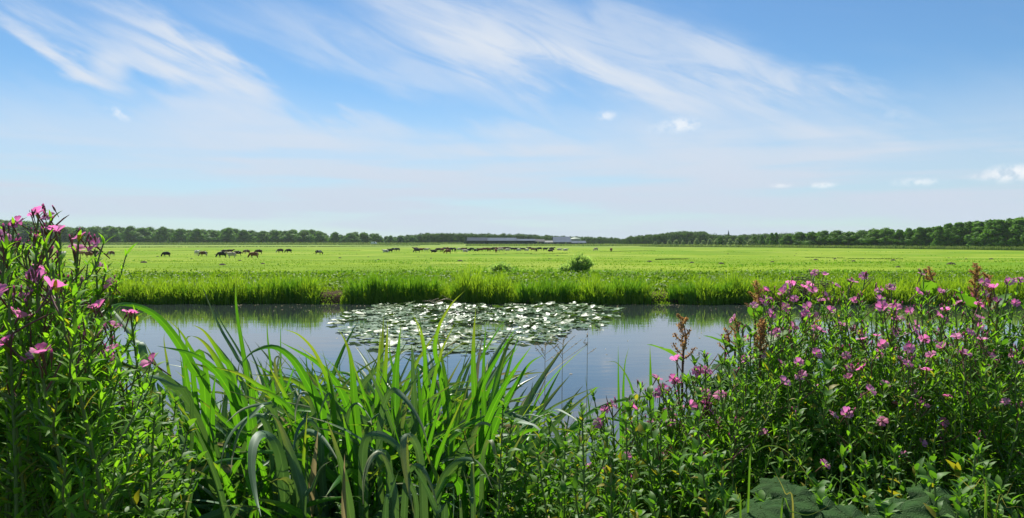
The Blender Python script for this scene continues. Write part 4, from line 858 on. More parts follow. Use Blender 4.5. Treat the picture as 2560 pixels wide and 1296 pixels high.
CLX = [70, 205, 330, 455, 580, 700, 800, 900, 1000, 1100, 1200, 1310, 1420, 1600]
CLL = ['iris clump with broad blades in the bottom left corner', 'iris clump under the leftmost pink flowers', 'iris clump among the leafy herbs at lower left with long pale arching blade', 'iris clump just right of the left flowers, blades leaning left over the water', 'iris clump with the tall upright spear rising in front of the far bank', 'iris clump with pale drooping ribbons at lower centre left', 'iris clump with the widest hanging pale blade near the bottom', 'iris clump with arching bright blades left of the lily pads', 'iris clump of upright blades in front of the left part of the lily raft', 'iris clump of tall straight blades before the middle of the lily raft', 'iris clump with the two long blades leaning right over the water', 'sparse iris clump with a low blade arching right, bottom centre', 'small iris clump among the grass before the open water', 'thin iris clump with narrow upright blades left of the orange dock']
CLD = [1.6, 1.7, 1.8, 2.2, 2.2, 2.0, 1.9, 2.1, 2.2, 2.2, 2.1, 2.0, 2.1, 2.25]
iris = []
for k, px in enumerate(CLX):
    Y = CLD[k]; X = (px - 1280) / F * Y; iris.append(thing('yellow_flag_iris', CLL[k], 'iris', (X, Y, near_z(X, Y)), 0, 'iris clumps along the near bank'))
for (pts, wpx, d0, d1, pale) in H:
    k = min(range(len(CLX)), key=lambda i: abs(CLX[i] - pts[0][0])); root = iris[k]
    n = len(pts); d0, d1 = (d0 + .22, d1 + .22) if d0 < 1.85 and pts[0][0] > 500 else (d0, d1); P3 = [P(x, y, d0 + (d1 - d0) * (i / (n - 1)) ** 1.3) for i, (x, y) in enumerate(pts)]
    g = root.location; p0_ = P3[0]; dz = p0_.z - g.z
    if dz > .25:
        mid = Vector((p0_.x * .6 + g.x * .4, d0 + .1, g.z + dz * .45)); P3 = [Vector((g.x + (p0_.x - g.x) * .35, g.y + random.uniform(-.06, .06), g.z - .02)), mid] + P3
    pp = catmull(P3, 26); wd = wpx / F * (d0 + d1) / 2 * 1.18
    V, Q, U = ribbon(pp, wd, Vector((random.uniform(-.5, .5), -1, random.uniform(.7, 1.2) if pale else random.uniform(.0, .5))).normalized(), random.uniform(-.4, .4), random.uniform(-.5, .5), random.uniform(.1, .22))
    V = [v - g for v in V]
    kid(root, 'leaf', mesh_np('leaf', V, Q, None, M_irisp if pale else M_iris, U))
def arch(base, az_, th0, bend, s0, L, n=20, wig=0):
    pts = [base.copy()]; p = base.copy()
    for i in range(n):
        s = (i + .5) / n; th = th0 + bend * smooth(s0, 1.0, s); a = az_ + wig * s
        p = p + Vector((math.sin(th) * math.cos(a), math.sin(th) * math.sin(a), math.cos(th))) * (L / n); pts.append(p)
    return pts
def fill_iris(k, n, Lr, thr, bendr):
    root = iris[k]; g = root.location
    for i in range(n):
        a = random.uniform(0, 6.28); off = Vector((random.gauss(0, .10), random.gauss(0, .12), 0))
        pale = random.random() < .5; L = random.uniform(*Lr); bd = random.uniform(*bendr) + (.7 if random.random() < .4 else 0)
        pts = arch(off, a, random.uniform(*thr), bd, random.uniform(.35, .65), L, 18, random.uniform(-.5, .5))
        fc = Vector((math.cos(a), math.sin(a), .15))
        if random.random() < .5: fc = Vector((.2, -1, .3))
        V, Q, U = ribbon(pts, random.uniform(.015, .028), fc.normalized(), random.uniform(-.5, .5), random.uniform(-.8, .8), .16)
        kid(root, 'leaf', mesh_np('leaf', V, Q, None, M_straw if random.random() < .04 else M_irisp if pale else M_iris, U))
for k, (n, L0, L1) in enumerate([(12, .5, .75), (12, .5, .8), (12, .55, .8), (13, .7, 1.0), (17, .75, 1.05), (18, .75, 1.0), (18, .7, .95), (18, .75, 1.05), (19, .8, 1.1), (20, .8, 1.12), (17, .75, 1.05), (9, .6, .8), (8, .55, .8), (5, .6, .85)]):
    fill_iris(k, int(n * (4.4 if 2 < k < 11 else 2.0)), (L0 + (.06 if 2 < k < 11 else 0), L1 + (.10 if 2 < k < 10 else 0)), (.03, .30), (.2, 1.8))

back0 = len(iris)
for k, (px, Y, L0, L1, lab) in enumerate([(420, 2.9, .75, 1.05, 'iris clump at the water edge behind the left flowers'), (560, 2.8, .85, 1.15, 'iris clump at the water edge left of the tall upright spear'), (690, 2.75, .85, 1.2, 'iris clump at the water edge right of the tall upright spear'), (830, 2.8, .85, 1.2, 'iris clump at the water edge below the left end of the lily raft'), (960, 2.7, .9, 1.25, 'iris clump at the water edge behind the tall straight blades, left'), (1080, 2.75, .9, 1.25, 'iris clump at the water edge behind the tall straight blades, right'), (1190, 2.7, .9, 1.2, 'iris clump at the water edge behind the right leaning blades'), (1300, 2.8, .6, .85, 'low iris clump at the water edge beside the right leaning blades'), (450, 1.95, .6, .9, 'iris clump with arching blades at the right foot of the left herbs'), (560, 2.0, .65, .95, 'iris clump with arching blades right of the left herbs, nearer row'), (500, 2.45, .75, 1.05, 'iris clump with many arching blades left of the tall upright spear'), (630, 2.4, .8, 1.1, 'iris clump with many arching blades around the tall upright spear'), (760, 2.4, .8, 1.12, 'iris clump in the middle of the dense mass, left half'), (900, 2.4, .85, 1.15, 'iris clump in the middle of the dense mass before the lily raft'), (1030, 2.35, .85, 1.15, 'iris clump in the middle of the dense mass, right half'), (1150, 2.4, .8, 1.1, 'iris clump left behind the two right leaning blades')]):
    X = (px - 1280) / F * Y; iris.append(thing('yellow_flag_iris', lab, 'iris', (X, Y, near_z(X, Y)), 0, 'iris clumps along the near bank')); fill_iris(back0 + k, 88, (L0 + .05, L1 + .07 if px < 1120 else L1 - .08), (.03, .35), (.2, 1.9))
# ------------------------------------------------------------------ leafy stems
def leaf_proto(L, W, nseg=6, droop=.25, cup=.25, wav=0.0):
    V = []; U = []; q = []
    for i in range(nseg + 1):
        s = i / nseg; w_ = W * .5 * max(.04, math.sin(math.pi * min(1, s * .93 + .07)) ** .8 * (1.15 - .5 * s)); x = s * L * (1 - .1 * droop * s); z = .10 * L * math.sin(s * 2.2) - droop * L * s * s
        for u in (-1, 0, 1): V.append((x, u * w_ + (0), z + abs(u) * cup * w_ + (wav * w_ * math.sin(s * 17) if u else 0))); U.append(((u + 1) / 2, s * .88))
    for i in range(nseg):
        for k in range(2): q.append((i * 3 + k, (i + 1) * 3 + k, (i + 1) * 3 + k + 1, i * 3 + k + 1))
    return np.array(V), q, np.array(U)
LP = [leaf_proto(1, .22, 6, .10), leaf_proto(1, .25, 6, .32), leaf_proto(1, .20, 6, .0, .35)]
LPs = [leaf_proto(1, .24, 3, .12), leaf_proto(1, .26, 3, .32), leaf_proto(1, .22, 3, .02)]
HP = [leaf_proto(1, .42, 6, .15, .2, .12), leaf_proto(1, .48, 6, .4, .2, .12), leaf_proto(1, .4, 6, .02, .3, .1)]
HPs = [leaf_proto(1, .44, 3, .15), leaf_proto(1, .5, 3, .4), leaf_proto(1, .42, 3, .02)]
lm_w = [mesh_np('leaf', v, q, None, M_wil, u) for v, q, u in LP]
lm_h = [mesh_np('leaf', v, q, None, M_herb, u) for v, q, u in HP]
def flower_mesh(open_=1.0, seed=0):
    rd = random.Random(seed); mb = MB(); r = .5
    for k in range(4):
        a = k * math.pi / 2 + rd.uniform(-.08, .08); w_ = .46; up = .42 - .42 * open_ + rd.uniform(-.05, .12)
        pr = [(.05, .05, 0), (.22, .22, .05), (.40, .36, .08), (.50, .30, .07)]
        V = []; U = []
        for (rr, hw, zz) in pr:
            for u in (-1, -.5, 0, .5, 1):
                d_ = rr - (.07 if (u == 0 and rr > .45) else 0) - (.05 if abs(u) == 1 and rr > .45 else 0)
                x = d_; y = u * hw * w_ * 2.0 * .9; z = d_ * up * 2 + zz * .6 + .03 * math.cos(u * 3) + rd.uniform(-.012, .012)
                V.append((x * math.cos(a) - y * math.sin(a), x * math.sin(a) + y * math.cos(a), z)); U.append((.5, .3))
        q = [(i * 5 + j, (i + 1) * 5 + j, (i + 1) * 5 + j + 1, i * 5 + j + 1) for i in range(3) for j in range(4)]
        mb.add(V, q, uv=np.array(U), m=0)
    V, Q = tube([(0, 0, 0), (0, 0, .12), (0, 0, .22)], [.05, .045, .075], 6); mb.add(V, Q, m=1)
    V, Q = tube([(0, 0, .02), (0, 0, -.35), (0, .04, -1.3)], [.07, .05, .035], 5); mb.add(V, Q, m=2)
    return mb.mesh('flower', [M_petal, M_white, M_rstem])
FL = [flower_mesh(1.0, 1), flower_mesh(.8, 2), flower_mesh(.35, 3), flower_mesh(1.1, 4)]
def bud_mesh():
    V, Q = tube([(0, 0, -.9), (0, 0, -.3), (0, 0, 0), (0, 0, .25), (0, 0, .42)], [.03, .04, .10, .09, .015], 6)
    mb = MB(); mb.add(V, Q, m=0); V, Q = tube([(0, 0, .25), (0, 0, .4), (0, 0, .55)], [.07, .075, .01], 6); mb.add(V, Q, m=1); return mb.mesh('bud', [M_rstem, M_petal])
BUD = bud_mesh()
V, Q = tube([(0, 0, 0), (.03, 0, .4), (.1, 0, .8), (.16, 0, 1.0)], [.028, .026, .022, .006], 5); POD = mesh_np('seed_pod', V, Q, None, M_rstem)
def frame(x, z_hint):
    x = x.normalized(); y = z_hint.cross(x)
    if y.length < 1e-3: y = Vector((0, 1, 0)).cross(x)
    y.normalize(); z = x.cross(y); return Matrix((x, y, z)).transposed()
def herb(name, label, cat, tip, base, group, nflow=1, leafL=.07, gap=.034, branches=4, brL=.16, nobj=20, kind='w', spread=1.0, bare=.0, fsize=.03, extra=()):
    """an upright stem with opposite leaves and side shoots; flowers on the shoot tips"""
    root = thing(name, label, cat, base, 0, group); tip = Vector(tip) - Vector(base)
    lat = Vector((random.gauss(0, .03), random.gauss(0, .03), 0)) * spread
    pts = catmull([Vector((0, 0, 0)), tip * .35 + lat, tip * .7 + lat * .8, tip], 14); H_ = sum((pts[i + 1] - pts[i]).length for i in range(14))
    st = MB(); V, Q = tube(pts, [.0045 - .0002 * i for i in range(15)], 5); st.add(V, Q)
    meshes, small = (lm_w, LPs) if kind == 'w' else (lm_h, HPs); leafs = []   # position, dir, scale
    def along(pp, s): u = s * (len(pp) - 1); i = min(int(u), len(pp) - 2); return pp[i].lerp(pp[i + 1], u - i), (pp[i + 1] - pp[i]).normalized()
    def shoot(pp, L, s0, s1, gp, ll, rotate):
        a = rotate; n = int(L * (s1 - s0) / gp)
        for j in range(n):
            s = s0 + (s1 - s0) * (j + random.uniform(.2, .8)) / max(1, n); p, t_ = along(pp, s); u = t_.orthogonal().normalized(); v = t_.cross(u); a += 1.57 + random.gauss(0, .2)
            for sd in (0, math.pi):
                d = u * math.cos(a + sd) + v * math.sin(a + sd); up = .55 + .5 * s + random.gauss(0, .15); di = (d + t_ * up + Vector((0, 0, -.1))).normalized()
                leafs.append((p, di, t_, ll * (1.1 - .55 * s) * random.uniform(.75, 1.2), s))
    shoot(pts, H_, .12, .97, gap, leafL * 1.15, random.uniform(0, 3))
    tips = [(pts[-1], (pts[-1] - pts[-2]).normalized())]
    for b in range(branches):
        s = random.uniform(.35, .92); p, t_ = along(pts, s); a = random.uniform(0, 6.28); u = t_.orthogonal().normalized(); v = t_.cross(u); d = u * math.cos(a) + v * math.sin(a)
        L = brL * random.uniform(.6, 1.3) * (1.35 - .6 * s); bp = catmull([p, p + d * L * .42 + t_ * L * .35, p + d * L * .6 + Vector((0, 0, 1)) * L * .85], 6)
        if bp[-1].z > tip.z + .01: continue
        V, Q = tube(bp, [.0026 - .0002 * i for i in range(7)], 4); st.add(V, Q); shoot(bp, L, .12, 1.0, gap * .62, leafL * .72, random.uniform(0, 3)); tips.append((bp[-1], (bp[-1] - bp[-2]).normalized()))
    for tp, td in tips:
        u0 = td.orthogonal().normalized(); v0 = td.cross(u0); a0 = random.uniform(0, 6)
        for j in range(5 if nflow == 0 else 2):
            a1 = a0 + j * 2.4; leafs.append((tp - td * .004 * j, (td * random.uniform(.7, 1.6) + u0 * math.cos(a1) + v0 * math.sin(a1)).normalized(), td, leafL * random.uniform(.45, .75), 1))
    kid(root, 'stem', st.mesh('stem', M_stem))
    # leaves nearest the viewer and the top are objects of their own
    leafs.sort(key=lambda l: -(l[0].z - .5 * l[0].y)); fb = MB()
    for i, (p, di, t_, sc, s) in enumerate(leafs):
        Mx = frame(di, t_).to_4x4(); k = random.randrange(3)
        if i < nobj:
            o = kid(root, 'leaf', meshes[k]); o.matrix_local = Matrix.Translation(p) @ Mx @ Matrix.Scale(sc, 4)
        else:
            v, q, uu = small[k]; A = np.array(Mx)[:3, :3] * sc; fb.add(v @ A.T + np.array(p), q, uv=uu)
    if fb.n: f = kid(root, 'foliage', fb.mesh('foliage', M_wil if kind == 'w' else M_herb)); f['kind'] = 'stuff'
    sp = [Vector(base) * -1 + Vector(e) for e in extra]
    def put(me, p, d, s, roll=None):
        z = d.normalized(); x = z.orthogonal().normalized(); y = z.cross(x); o = kid(root, me.name.split('.')[0], me)
        o.matrix_local = Matrix.Translation(p) @ Matrix((x, y, z)).transposed().to_4x4() @ Matrix.Rotation(random.uniform(0, 6.28), 4, 'Z') @ Matrix.Scale(s, 4); return o
    for j in range(nflow):
        if j > 0 and j - 1 < len(sp): p = sp[j - 1]; d = Vector((random.gauss(0, .5), -.6, .8))
        else:
            hi = sorted(tips[1:], key=lambda q: -q[0].z)
            p = (hi[j - 1][0] if j and len(hi) >= j else tips[0][0]) + Vector((random.gauss(0, .005), random.gauss(0, .005), .008)); d = Vector((random.gauss(0, .55), -.45 + random.gauss(0, .45), .75))
        put(random.choice(FL), p, d, fsize * random.uniform(.85, 1.15))
    if nflow or kind == 'w':
        for j in range(random.randint(2, 4)): put(BUD, tips[0][0] + Vector((random.gauss(0, .008), random.gauss(0, .008), random.uniform(0, .02))), Vector((random.gauss(0, .3), random.gauss(0, .3), 1)), .02 * random.uniform(.7, 1.1))
        for j in range(random.randint(1, 4)): p, t_ = along(pts, random.uniform(.88, .99)); put(POD, p, Vector((random.gauss(0, .6), random.gauss(0, .6), 1)), random.uniform(.035, .06))
    return root
def q4(L): return [(1760 + x / 1.975, 640 + y / 1.975) for x, y in L]
def ground_at(X, Y): return Vector((X, Y, near_z(X, Y)))

# left stand: px, py, distance, number of flowers at the tip, label
LEFT = [(96, 545, 1.32, 1, 'tallest willowherb at the left, its purple buds standing against the sky'), (126, 552, 1.30, 1, 'willowherb with a single pink flower against the sky beside the tallest one'), (34, 568, 1.25, 2, 'willowherb whose pink flowers overlap the left wood near the left edge'), (10, 602, 1.2, 2, 'willowherb flowering at the very left edge just below the skyline'), (150, 592, 1.28, 1, 'willowherb with a flower tilting right in front of the left wood'), (196, 604, 1.35, 2, 'willowherb standing free at the left with flowers above the brown cows'), (237, 624, 1.36, 1, 'willowherb twig with one flower just in front of the dark brown cow'), (188, 634, 1.36, 1, 'willowherb with a flower hiding part of the tan cow'),
 (97, 708, 1.08, 2, 'willowherb with two stacked magenta flowers in the left stand'), (92, 738, 1.06, 1, 'willowherb with a drooping flower left of the widest pink flower'), (140, 734, .98, 1, 'willowherb carrying the widest open pink flower'), (22, 748, 1.0, 3, 'willowherb with a row of pink flowers at the left edge'), (275, 720, 1.35, 2, 'willowherb flower reaching out right in front of the far bank'), (230, 784, 1.25, 2, 'willowherb flower left of the arching iris blades'), (327, 792, 1.35, 2, 'willowherb with deep pink flower among the iris blades'), (18, 873, 1.0, 1, 'low willowherb flower at the left edge above the broad iris blade'), (96, 898, .98, 2, 'low willowherb with open flower in the shaded lower left foliage'), (267, 886, 1.2, 2, 'willowherb flower low beside the iris at left'), (245, 848, 1.25, 1, 'small willowherb flower half hidden under the iris arch')]
for (px, py, Y, nf, lab) in LEFT:
    tip = P(px, py, Y); bx = tip.x + random.uniform(-.12, .02); by = Y + random.uniform(-.05, .2)
    herb('willowherb', lab, 'willowherb', tip, ground_at(bx, by), 'willowherb plants of the left stand', nf, .044, .020, 10, .12, 70, fsize=.027)
for i in range(75):     # flowerless shoots that make the left stand dense
    px = random.triangular(-60, 330, 20); top = 590 + abs(px - 90) * .35 + max(0, px - 110) * 1.35 + abs(random.gauss(0, 110)); Y = random.uniform(1.05, 1.75)
    tip = P(px, top, Y); herb('willowherb', 'flowerless willowherb shoot %s of the left stand, %s' % ('in the upper part' if top < 680 else 'in the middle' if top < 800 else 'in the lower part', 'at the picture edge' if px < 60 else 'under the pink flowers' if px < 160 else 'facing the water'), 'willowherb', tip, ground_at(tip.x + random.uniform(-.1, .05), Y + .1), 'flowerless shoots of the left stand', 0, random.uniform(.036, .055), .021, 9, .11, 24)
# right stand
FR = q4([(545, 95), (430, 152), (385, 195), (430, 232), (525, 190), (605, 210), (715, 140), (795, 112), (745, 236), (1085, 102), (870, 182), (925, 172), (872, 230), (940, 270), (950, 325), (1025, 385), (935, 392), (1085, 425), (1015, 470), (865, 506), (770, 565), (720, 568), (975, 527), (1012, 546), (475, 610), (710, 803), (365, 395), (553, 368), (340, 300), (295, 240), (308, 185), (1185, 195), (1240, 245), (1190, 280), (1365, 196), (1360, 252), (1450, 240), (1345, 317), (1380, 430), (1300, 402), (1295, 496), (1430, 520), (1500, 142), (1552, 132), (1070, 750), (90, 700), (14, 742), (36, 775), (74, 850), (30, 1070), (195, 526)])
FR += z3([(1565, 530), (1565, 640), (1665, 585), (1706, 580), (1480, 700), (1703, 745), (1425, 840), (1340, 762), (1245, 750), (1480, 982), (1545, 972), (1340, 1130)])
multi = {(int(p[0]), int(p[1])) for p in q4([(430, 152), (385, 195), (1085, 102), (870, 182), (925, 172), (1190, 280), (1240, 245), (950, 325), (770, 565), (1025, 385)])}
def right_lab(i, px, py):
    side = 'right thicket\'s left edge' if px < 1860 else 'right thicket\'s left part' if px < 2040 else 'right thicket\'s middle' if px < 2230 else 'right thicket\'s right part' if px < 2440 else 'far right edge'
    hgt = 'topmost against the bank' if py < 720 else 'below the topmost' if py < 780 else 'half way up' if py < 900 else 'low in shade' if py < 1020 else 'lowest'
    return side, hgt
seen = {}
for i, (px, py) in sorted(enumerate(FR), key=lambda a: a[1][0]):
    Y = np.interp(py, [690, 800, 900, 1000, 1180], [2.25, 2.05, 1.9, 1.75, 1.55]) + random.uniform(-.12, .12)
    if px < 1860: Y = max(Y, 1.8)
    nf = 6 if (int(px), int(py)) in multi else random.choice([2, 3, 3, 4])
    sd, hg = right_lab(i, px, py); k = seen.get((sd, hg), 0); seen[(sd, hg)] = k + 1
    lab = 'pink flowered willowherb, %s from left of those %s, %s' % (ordn(k), hg, sd)
    tip = P(px, py, Y); by = Y + random.uniform(-.1, .25); bx = tip.x + random.uniform(-.12, .12)
    herb('willowherb', lab, 'willowherb', tip, ground_at(bx, by), 'willowherb plants of the right stand', nf, .042, .024, 9, .19, 30, fsize=.0275)
TOPS = [(1560, 1000), (1600, 930), (1660, 925), (1740, 890), (1800, 880), (1850, 800), (1880, 760), (1950, 745), (2050, 745), (2150, 725), (2250, 720), (2400, 735), (2560, 725), (2640, 730)]
for i in range(215):
    px = random.uniform(1560, 2640); tpy = interp(TOPS, px) + abs(random.gauss(0, 170)) + 12; Y = float(np.interp(tpy, [700, 900, 1200], [2.3, 1.95, 1.6])) + random.uniform(-.15, .35)
    tip = P(px, tpy, Y); mixk = 'h' if random.random() < .3 else 'w'; herb('willowherb' if mixk == 'w' else 'water_mint', 'flowerless leafy shoot %s, %s' % right_lab(0, px, tpy)[::-1], 'willowherb', tip, ground_at(tip.x + random.uniform(-.1, .1), Y + random.uniform(-.05, .15)), 'flowerless shoots of the right stand', 0, random.uniform(.032, .054), .023, 10, .2, 14, kind=mixk)
# low leafy herbs under everything
for i in range(150):
    r_ = random.random()
    if r_ < .42: px = random.uniform(-40, 400); tpy = 900 + abs(random.gauss(0, 130)) + max(0, px - 300) * .3; Y = random.uniform(1.15, 1.9)
    elif r_ < .50: px = random.uniform(480, 1250); tpy = random.uniform(1120, 1290); Y = random.uniform(1.7, 2.5)
    elif r_ < .82: px = random.uniform(1250, 1860); tpy = max(1010 if px < 1560 else 980, random.gauss(1120, 80)); Y = random.uniform(1.35, 2.1)
    else: px = random.uniform(1860, 2600); tpy = random.uniform(1120, 1290); Y = random.uniform(1.25, 1.6)
    tip = P(px, tpy, Y); big = random.random()
    zone_ = 'at lower left' if px < 480 else 'beneath the iris' if px < 1250 else 'in front of the open water' if px < 1860 else 'in the shade at lower right'
    herb('water_mint', 'leafy green herb %s, %s' % (zone_, ('topping out in the sun' if tpy < 1050 else 'half way down' if tpy < 1150 else 'near the bottom') + (', further left' if (px - {'at lower left': 220, 'beneath the iris': 860, 'in front of the open water': 1550}.get(zone_, 2230)) < 0 else ', further right')), 'herb', tip, ground_at(tip.x + random.uniform(-.08, .08), Y + random.uniform(-.05, .12)), 'leafy herbs ' + zone_, 0, random.uniform(.032, .052), .026, 7, .15, 16, kind='h')

# ------------------------------------------------------------------ docks, grasses, broad leaves
def dock(label, px, py_top, py_bot, Y, nb=9, dens=1.0, spread=.055):
    tip = P(px, py_top, Y); bot = P(px + random.uniform(-6, 6), py_bot, Y); g = ground_at(bot.x, Y + .05)
    root = thing('dock', label, 'dock', g, 0, None); hh = tip.z - bot.z
    pts = catmull([Vector((0, 0, 0)), (bot - g) * .6, bot - g, (tip - g) * .5 + (bot - g) * .5 + Vector((.01, 0, 0)), tip - g], 16)
    st = MB(); V, Q = tube(pts, [.006 - .0003 * i for i in range(17)], 5); st.add(V, Q); pos = []
    def seeds(p, n, r):
        for _ in range(n): pos.append(p + Vector((random.gauss(0, r), random.gauss(0, r), random.gauss(0, r * .6))))
    for b in range(nb):
        s = (b + .5) / nb; p = (bot - g).lerp(tip - g, s); a = b * 2.4; L = hh * (.27 if nb < 12 else .15) * (1.05 - .85 * s) + .01; e_ = p + Vector((math.cos(a) * L * .75, math.sin(a) * L * .75, L * .75)); mid = p.lerp(e_, .5) + Vector((math.cos(a), math.sin(a), -.4)) * L * .1
        bp = catmull([p, mid, e_], 6); V, Q = tube(bp, .0016, 4); st.add(V, Q)
        for j in range(int(12 * dens)):
            u = (j + .5) / int(12 * dens) * 5.99; i = int(u); seeds(bp[i].lerp(bp[i + 1], u - i), 6, .0035)
    for j in range(int(26 * dens)): seeds((bot - g).lerp(tip - g, .3 + .7 * j / (26 * dens)), 6, .004)
    kid(root, 'stem', st.mesh('stem', M_rstem)); pos = np.array(pos); V, t_ = chips(pos, rng.uniform(.0018, .0034, len(pos)), None, .8)
    f = kid(root, 'seed_head', mesh_np('seed_head', V, None, t_, M_rust)); f['kind'] = 'stuff'
    for k in range(3):
        a = random.uniform(0, 6.28); v, q, uu = HP[k]; o = kid(root, 'leaf', lm_h[k]); p = pts[4 + 2 * k]; o.matrix_local = Matrix.Translation(p) @ frame(Vector((math.cos(a), math.sin(a), .4)), Vector((0, 0, 1))).to_4x4() @ Matrix.Scale(.13, 4)
dock('rusty orange dock seed head standing alone against the open water', 1705, 792, 905, 2.15, 10)
dock('rusty dock seed head at the top left corner of the right stand', 1892, 706, 800, 2.3, 8, .8)
dock('slim tan dock spike in the left part of the right stand', 1905, 805, 880, 2.0, 12, .8)
dock('brown dock twig above the water left of the right stand', 1840, 800, 880, 2.3, 7, .6)
dock('small brown dock twig hanging over the water edge', 1818, 825, 890, 2.3, 7, .6)
dock('tallest rusty dock spire rising at the upper right', 2440, 664, 775, 2.3, 12, 1.1)
dock('rusty dock spike right of the tallest spire at upper right', 2468, 688, 780, 2.35, 10)
dock('short rusty dock tip behind the densest pink flowers', 2322, 672, 740, 2.4, 8, .7)

def grass_clump(label, px, Y, tops, n, wd, mat=M_grass_n, Lr=(.5, .9), sp=.07, group=None, name='grass_clump'):
    X = (px - 1280) / F * Y; g = ground_at(X, Y); root = thing(name, label, 'grass', g, 0, group)
    for i in range(n):
        off = Vector((random.gauss(0, sp), random.gauss(0, sp), 0)); a = random.uniform(0, 6.28); L = random.uniform(*Lr)
        if i > n * .85: mat = M_straw
        pts = arch(off, a, random.uniform(.02, .25), random.uniform(.2, 1.9), random.uniform(.3, .6), L, 12)
        V, Q, U = ribbon(pts, wd * random.uniform(.6, 1.2), Vector((random.uniform(-.6, .6), -1, .2)).normalized(), random.uniform(-.6, .6), random.uniform(-.9, .9), .15)
        kid(root, 'blade', mesh_np('blade', V, Q, None, mat, U))
for k, (px, Y, L0, L1, n) in enumerate([(1290, 2.1, .6, .85, 14), (1340, 2.2, .65, .9, 18), (1395, 2.2, .7, 1.0, 24), (1440, 2.15, .75, 1.02, 26), (1480, 2.1, .65, .92, 20), (1530, 2.1, .6, .85, 14), (1250, 1.8, .5, .75, 12), (1370, 1.7, .5, .72, 14), (1500, 1.6, .45, .65, 12), (1600, 1.7, .5, .75, 10), (1700, 1.6, .5, .7, 9), (1850, 1.4, .4, .6, 9), (2000, 1.3, .35, .5, 7), (2420, 1.3, .35, .55, 12), (2520, 1.35, .4, .6, 10), (2300, 1.4, .4, .6, 6), (300, 1.4, .4, .6, 8), (120, 1.2, .3, .5, 8)]):
    grass_clump(['grass tuft right of the iris clumps', 'yellow green grass tuft left of centre of the open water', 'bright grass tuft before the open water', 'tallest bright grass tuft against the open water', 'grass tuft right of the tallest bright tuft', 'thin grass tuft next to the small pink flowers', 'low grass tuft below the right leaning iris blades', 'low grass tuft at bottom centre', 'low grass tuft among herbs right of bottom centre', 'grass tuft under the pink flowers left of the right stand', 'low grass tuft at the foot of the right stand, left side', 'grass blades beside the big broad leaves', 'few blades over the broad leaves at the bottom', 'arching grass tuft in the bottom right area', 'grass tuft in the bottom right corner', 'sparse blades in the shade of the right stand', 'grass tuft in the shade at lower left', 'grass tuft in the bottom left corner'][k], px, Y, 0, int(n * 1.9), .0085, Lr=(L0, L1), sp=.10)
# hero grass blades
def hero_grass(conv, wpx, d, label, *pts):
    pp = [P(x, y, d) for x, y in conv(list(pts))]; g = ground_at(pp[0].x, d + .05); root = thing('tall_grass', label, 'grass', g)
    if pp[0].z - g.z > .1: pp = [Vector((g.x, g.y, g.z - .02)), g.lerp(pp[0], .5)] + pp
    V, Q, U = ribbon([p - g for p in catmull(pp, 24)], wpx / F * d, Vector((.1, -1, .2)).normalized(), .1, .3, .15); kid(root, 'blade', mesh_np('blade', V, Q, None, M_grass_n, U))
z4 = q4
hero_grass(z4, 6, 1.3, 'long pale grass blade arching over the big broad leaves', (225, 1040), (260, 970), (320, 938), (400, 960), (480, 1040), (560, 1160))
hero_grass(z4, 13, 1.2, 'broad yellow green blade at the bottom left of the right stand', (180, 1296), (165, 1200), (155, 1120))
hero_grass(z4, 8, 1.2, 'yellow grass blade lying across the bottom edge', (380, 1296), (430, 1265), (520, 1280), (640, 1222))
hero_grass(z4, 10, 1.3, 'grey green blade rising from the bottom beside the broad leaves', (440, 1296), (400, 1170), (350, 1065))
hero_grass(z4, 7, 1.3, 'pale grass blade curving in the bottom right area', (1390, 1200), (1320, 1150), (1250, 1090), (1205, 1078))
hero_grass(z4, 7, 1.3, 'second pale grass blade in the bottom right area', (1395, 1210), (1360, 1130), (1290, 1095), (1230, 1120))
hero_grass(z4, 6, 1.3, 'thin grass stem leaning right in the bottom right corner', (1440, 1296), (1490, 1190), (1530, 1110))
hero_grass(z4, 6, 1.3, 'thin curved blade in the bottom right corner', (1440, 1290), (1500, 1245), (1560, 1240), (1600, 1260))
def panicle(label, px, py_top, py_bot, Y, nb=6, sp=.05):
    tip = P(px + random.uniform(-4, 4), py_top, Y); bot = P(px, py_bot, Y); g = ground_at(bot.x, Y + .05); root = thing('flowering_grass', label, 'grass', g)
    st = MB(); pts = catmull([Vector((0, 0, 0)), bot - g, tip - g], 12); V, Q = tube(pts, [.0014 - .00008 * i for i in range(13)], 4); st.add(V, Q); pos = []
    for b in range(nb):
        s = .62 + .38 * b / nb; p = (bot - g).lerp(tip - g, s); a = b * 2.2; d = Vector((math.cos(a), math.sin(a) * .5, .7)) * sp * (1.2 - .8 * (s - .6) / .4); V, Q = tube([p, p + d * .6, p + d], [.0009, .0008, .0004], 3); st.add(V, Q)
        for j in range(14): pos.append(p + d * random.uniform(.3, 1.05) + Vector((random.gauss(0, .002),) * 3))
    kid(root, 'stalk', st.mesh('stalk', M_straw)); pos = np.array(pos); V, t_ = chips(pos, .0026, None, .5); f = kid(root, 'seed_head', mesh_np('seed_head', V, None, t_, M_straw)); f['kind'] = 'stuff'
panicle('fine flowering grass stalk with open panicle over the water, left of two', 1362, 860, 980, 2.2, 7)
panicle('fine flowering grass stalk with wide panicle over the water, right of two', 1405, 850, 990, 2.2, 9, .07)
panicle('single thin stalk rising straight before the open water', 1467, 822, 990, 2.2, 3, .02)
panicle('thin stalk in front of the lily raft', 1120, 800, 980, 2.3, 4, .03)
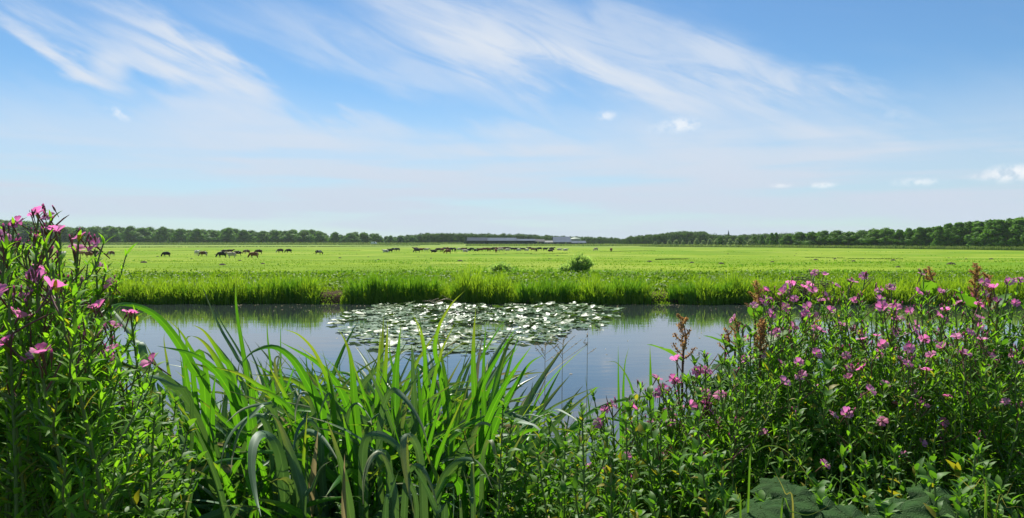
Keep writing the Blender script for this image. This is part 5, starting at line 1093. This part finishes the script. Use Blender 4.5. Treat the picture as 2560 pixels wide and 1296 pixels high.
# broad leaves bottom right
def broad(px, py, Y, size, tilt, a, root, g):
    n = 48; V = [(0, 0, 0)]; U = [(0, 0)]
    for ring in (.2, .4, .6, .8, 1.0):
        for k in range(n):
            th = 2 * math.pi * k / n; lob = 1 + (.12 * math.sin(5 * th) + .05 * math.sin(13 * th)) * ring; r_ = ring * lob * (.8 + .2 * math.cos(th)); V.append((r_ * math.cos(th) + .1, r_ * math.sin(th), .10 * math.sin(6 * th) * ring ** 2 - .18 * ring * ring)); U.append((k / n, ring))
    t_ = [(0, 1 + k, 1 + (k + 1) % n) for k in range(n)]; q = []
    for r2 in range(4):
        for k in range(n): q.append((1 + r2 * n + k, 1 + (r2 + 1) * n + k, 1 + (r2 + 1) * n + (k + 1) % n, 1 + r2 * n + (k + 1) % n))
    p = P(px, py, Y) - g; o = kid(root, 'leaf', mesh_np('leaf', V, q, t_, M_big, U)); o.matrix_local = Matrix.Translation(p) @ Matrix.Rotation(a, 4, 'Z') @ Matrix.Rotation(tilt, 4, 'Y') @ Matrix.Scale(size, 4)
    V, Q = tube([Vector((0, 0, 0)), p * .5 + Vector((.02, .03, 0)), p], .004, 5); kid(root, 'leaf_stalk', mesh_np('leaf_stalk', V, Q, None, M_stem))
for lab, ls in (('butterbur with big lobed shaded leaves at the bottom of the right stand', [(1905, 1268, 1.3, .060, .5, 3.6), (1985, 1235, 1.35, .058, .6, 4.4), (2060, 1272, 1.3, .066, .7, 5.0), (2125, 1290, 1.25, .060, .6, 4.9), (1940, 1205, 1.5, .050, .4, 4.0)]), ('broad leaved plant half hidden over the water left of the right stand', [(1815, 915, 2.1, .075, .3, 5.6), (1790, 950, 2.1, .06, .5, 4.0)]), ('broad leaved plant low in the shade at the right', [(2330, 1230, 1.4, .06, .5, 4.6), (2250, 1275, 1.3, .07, .6, 4.2)])):
    g = ground_at(P(ls[0][0], ls[0][1], ls[0][2] + .1).x, ls[0][2] + .15); root = thing('butterbur', lab, 'broad leaved plant', g)
    for a in ls: broad(*a, root, g)
# low grass and litter over the near bank
n = 9000; x = rng.uniform(-2.6, 2.6, n); y = rng.uniform(.9, 3.6, n); x = x * (.3 + y * .4)
B = np.stack([x, y, np.array([near_z(a, b) for a, b in zip(x, y)])], 1)
V, q, t_ = blades(B, rng.uniform(.12, .42, n), rng.uniform(.004, .009, n), rng.uniform(0, 6.28, n), rng.uniform(.1, .8, n))
tag(link('bank_undergrowth', mesh_np('bank_undergrowth', V, q, t_, M_grass_n)), 'short grass and undergrowth shaded beneath the near bank plants', 'grass', kind='stuff')
n = 700; x = rng.uniform(-1.6, 1.7, n); y = rng.uniform(1.0, 2.4, n); V, t_ = chips(np.stack([x, y, np.array([near_z(a, b) for a, b in zip(x, y)]) + rng.uniform(.05, .5, n)], 1), rng.uniform(.008, .02, n), None, .5)
tag(link('withered_leaves', mesh_np('withered_leaves', V, None, t_, M_dead)), 'scattered brown withered leaves caught among the stems', 'dead leaves', kind='stuff')

for o in COL.objects:
    if 'label' in o and not 4 <= len(o['label'].split()) <= 16: print('LABEL', o.name, o['label'])
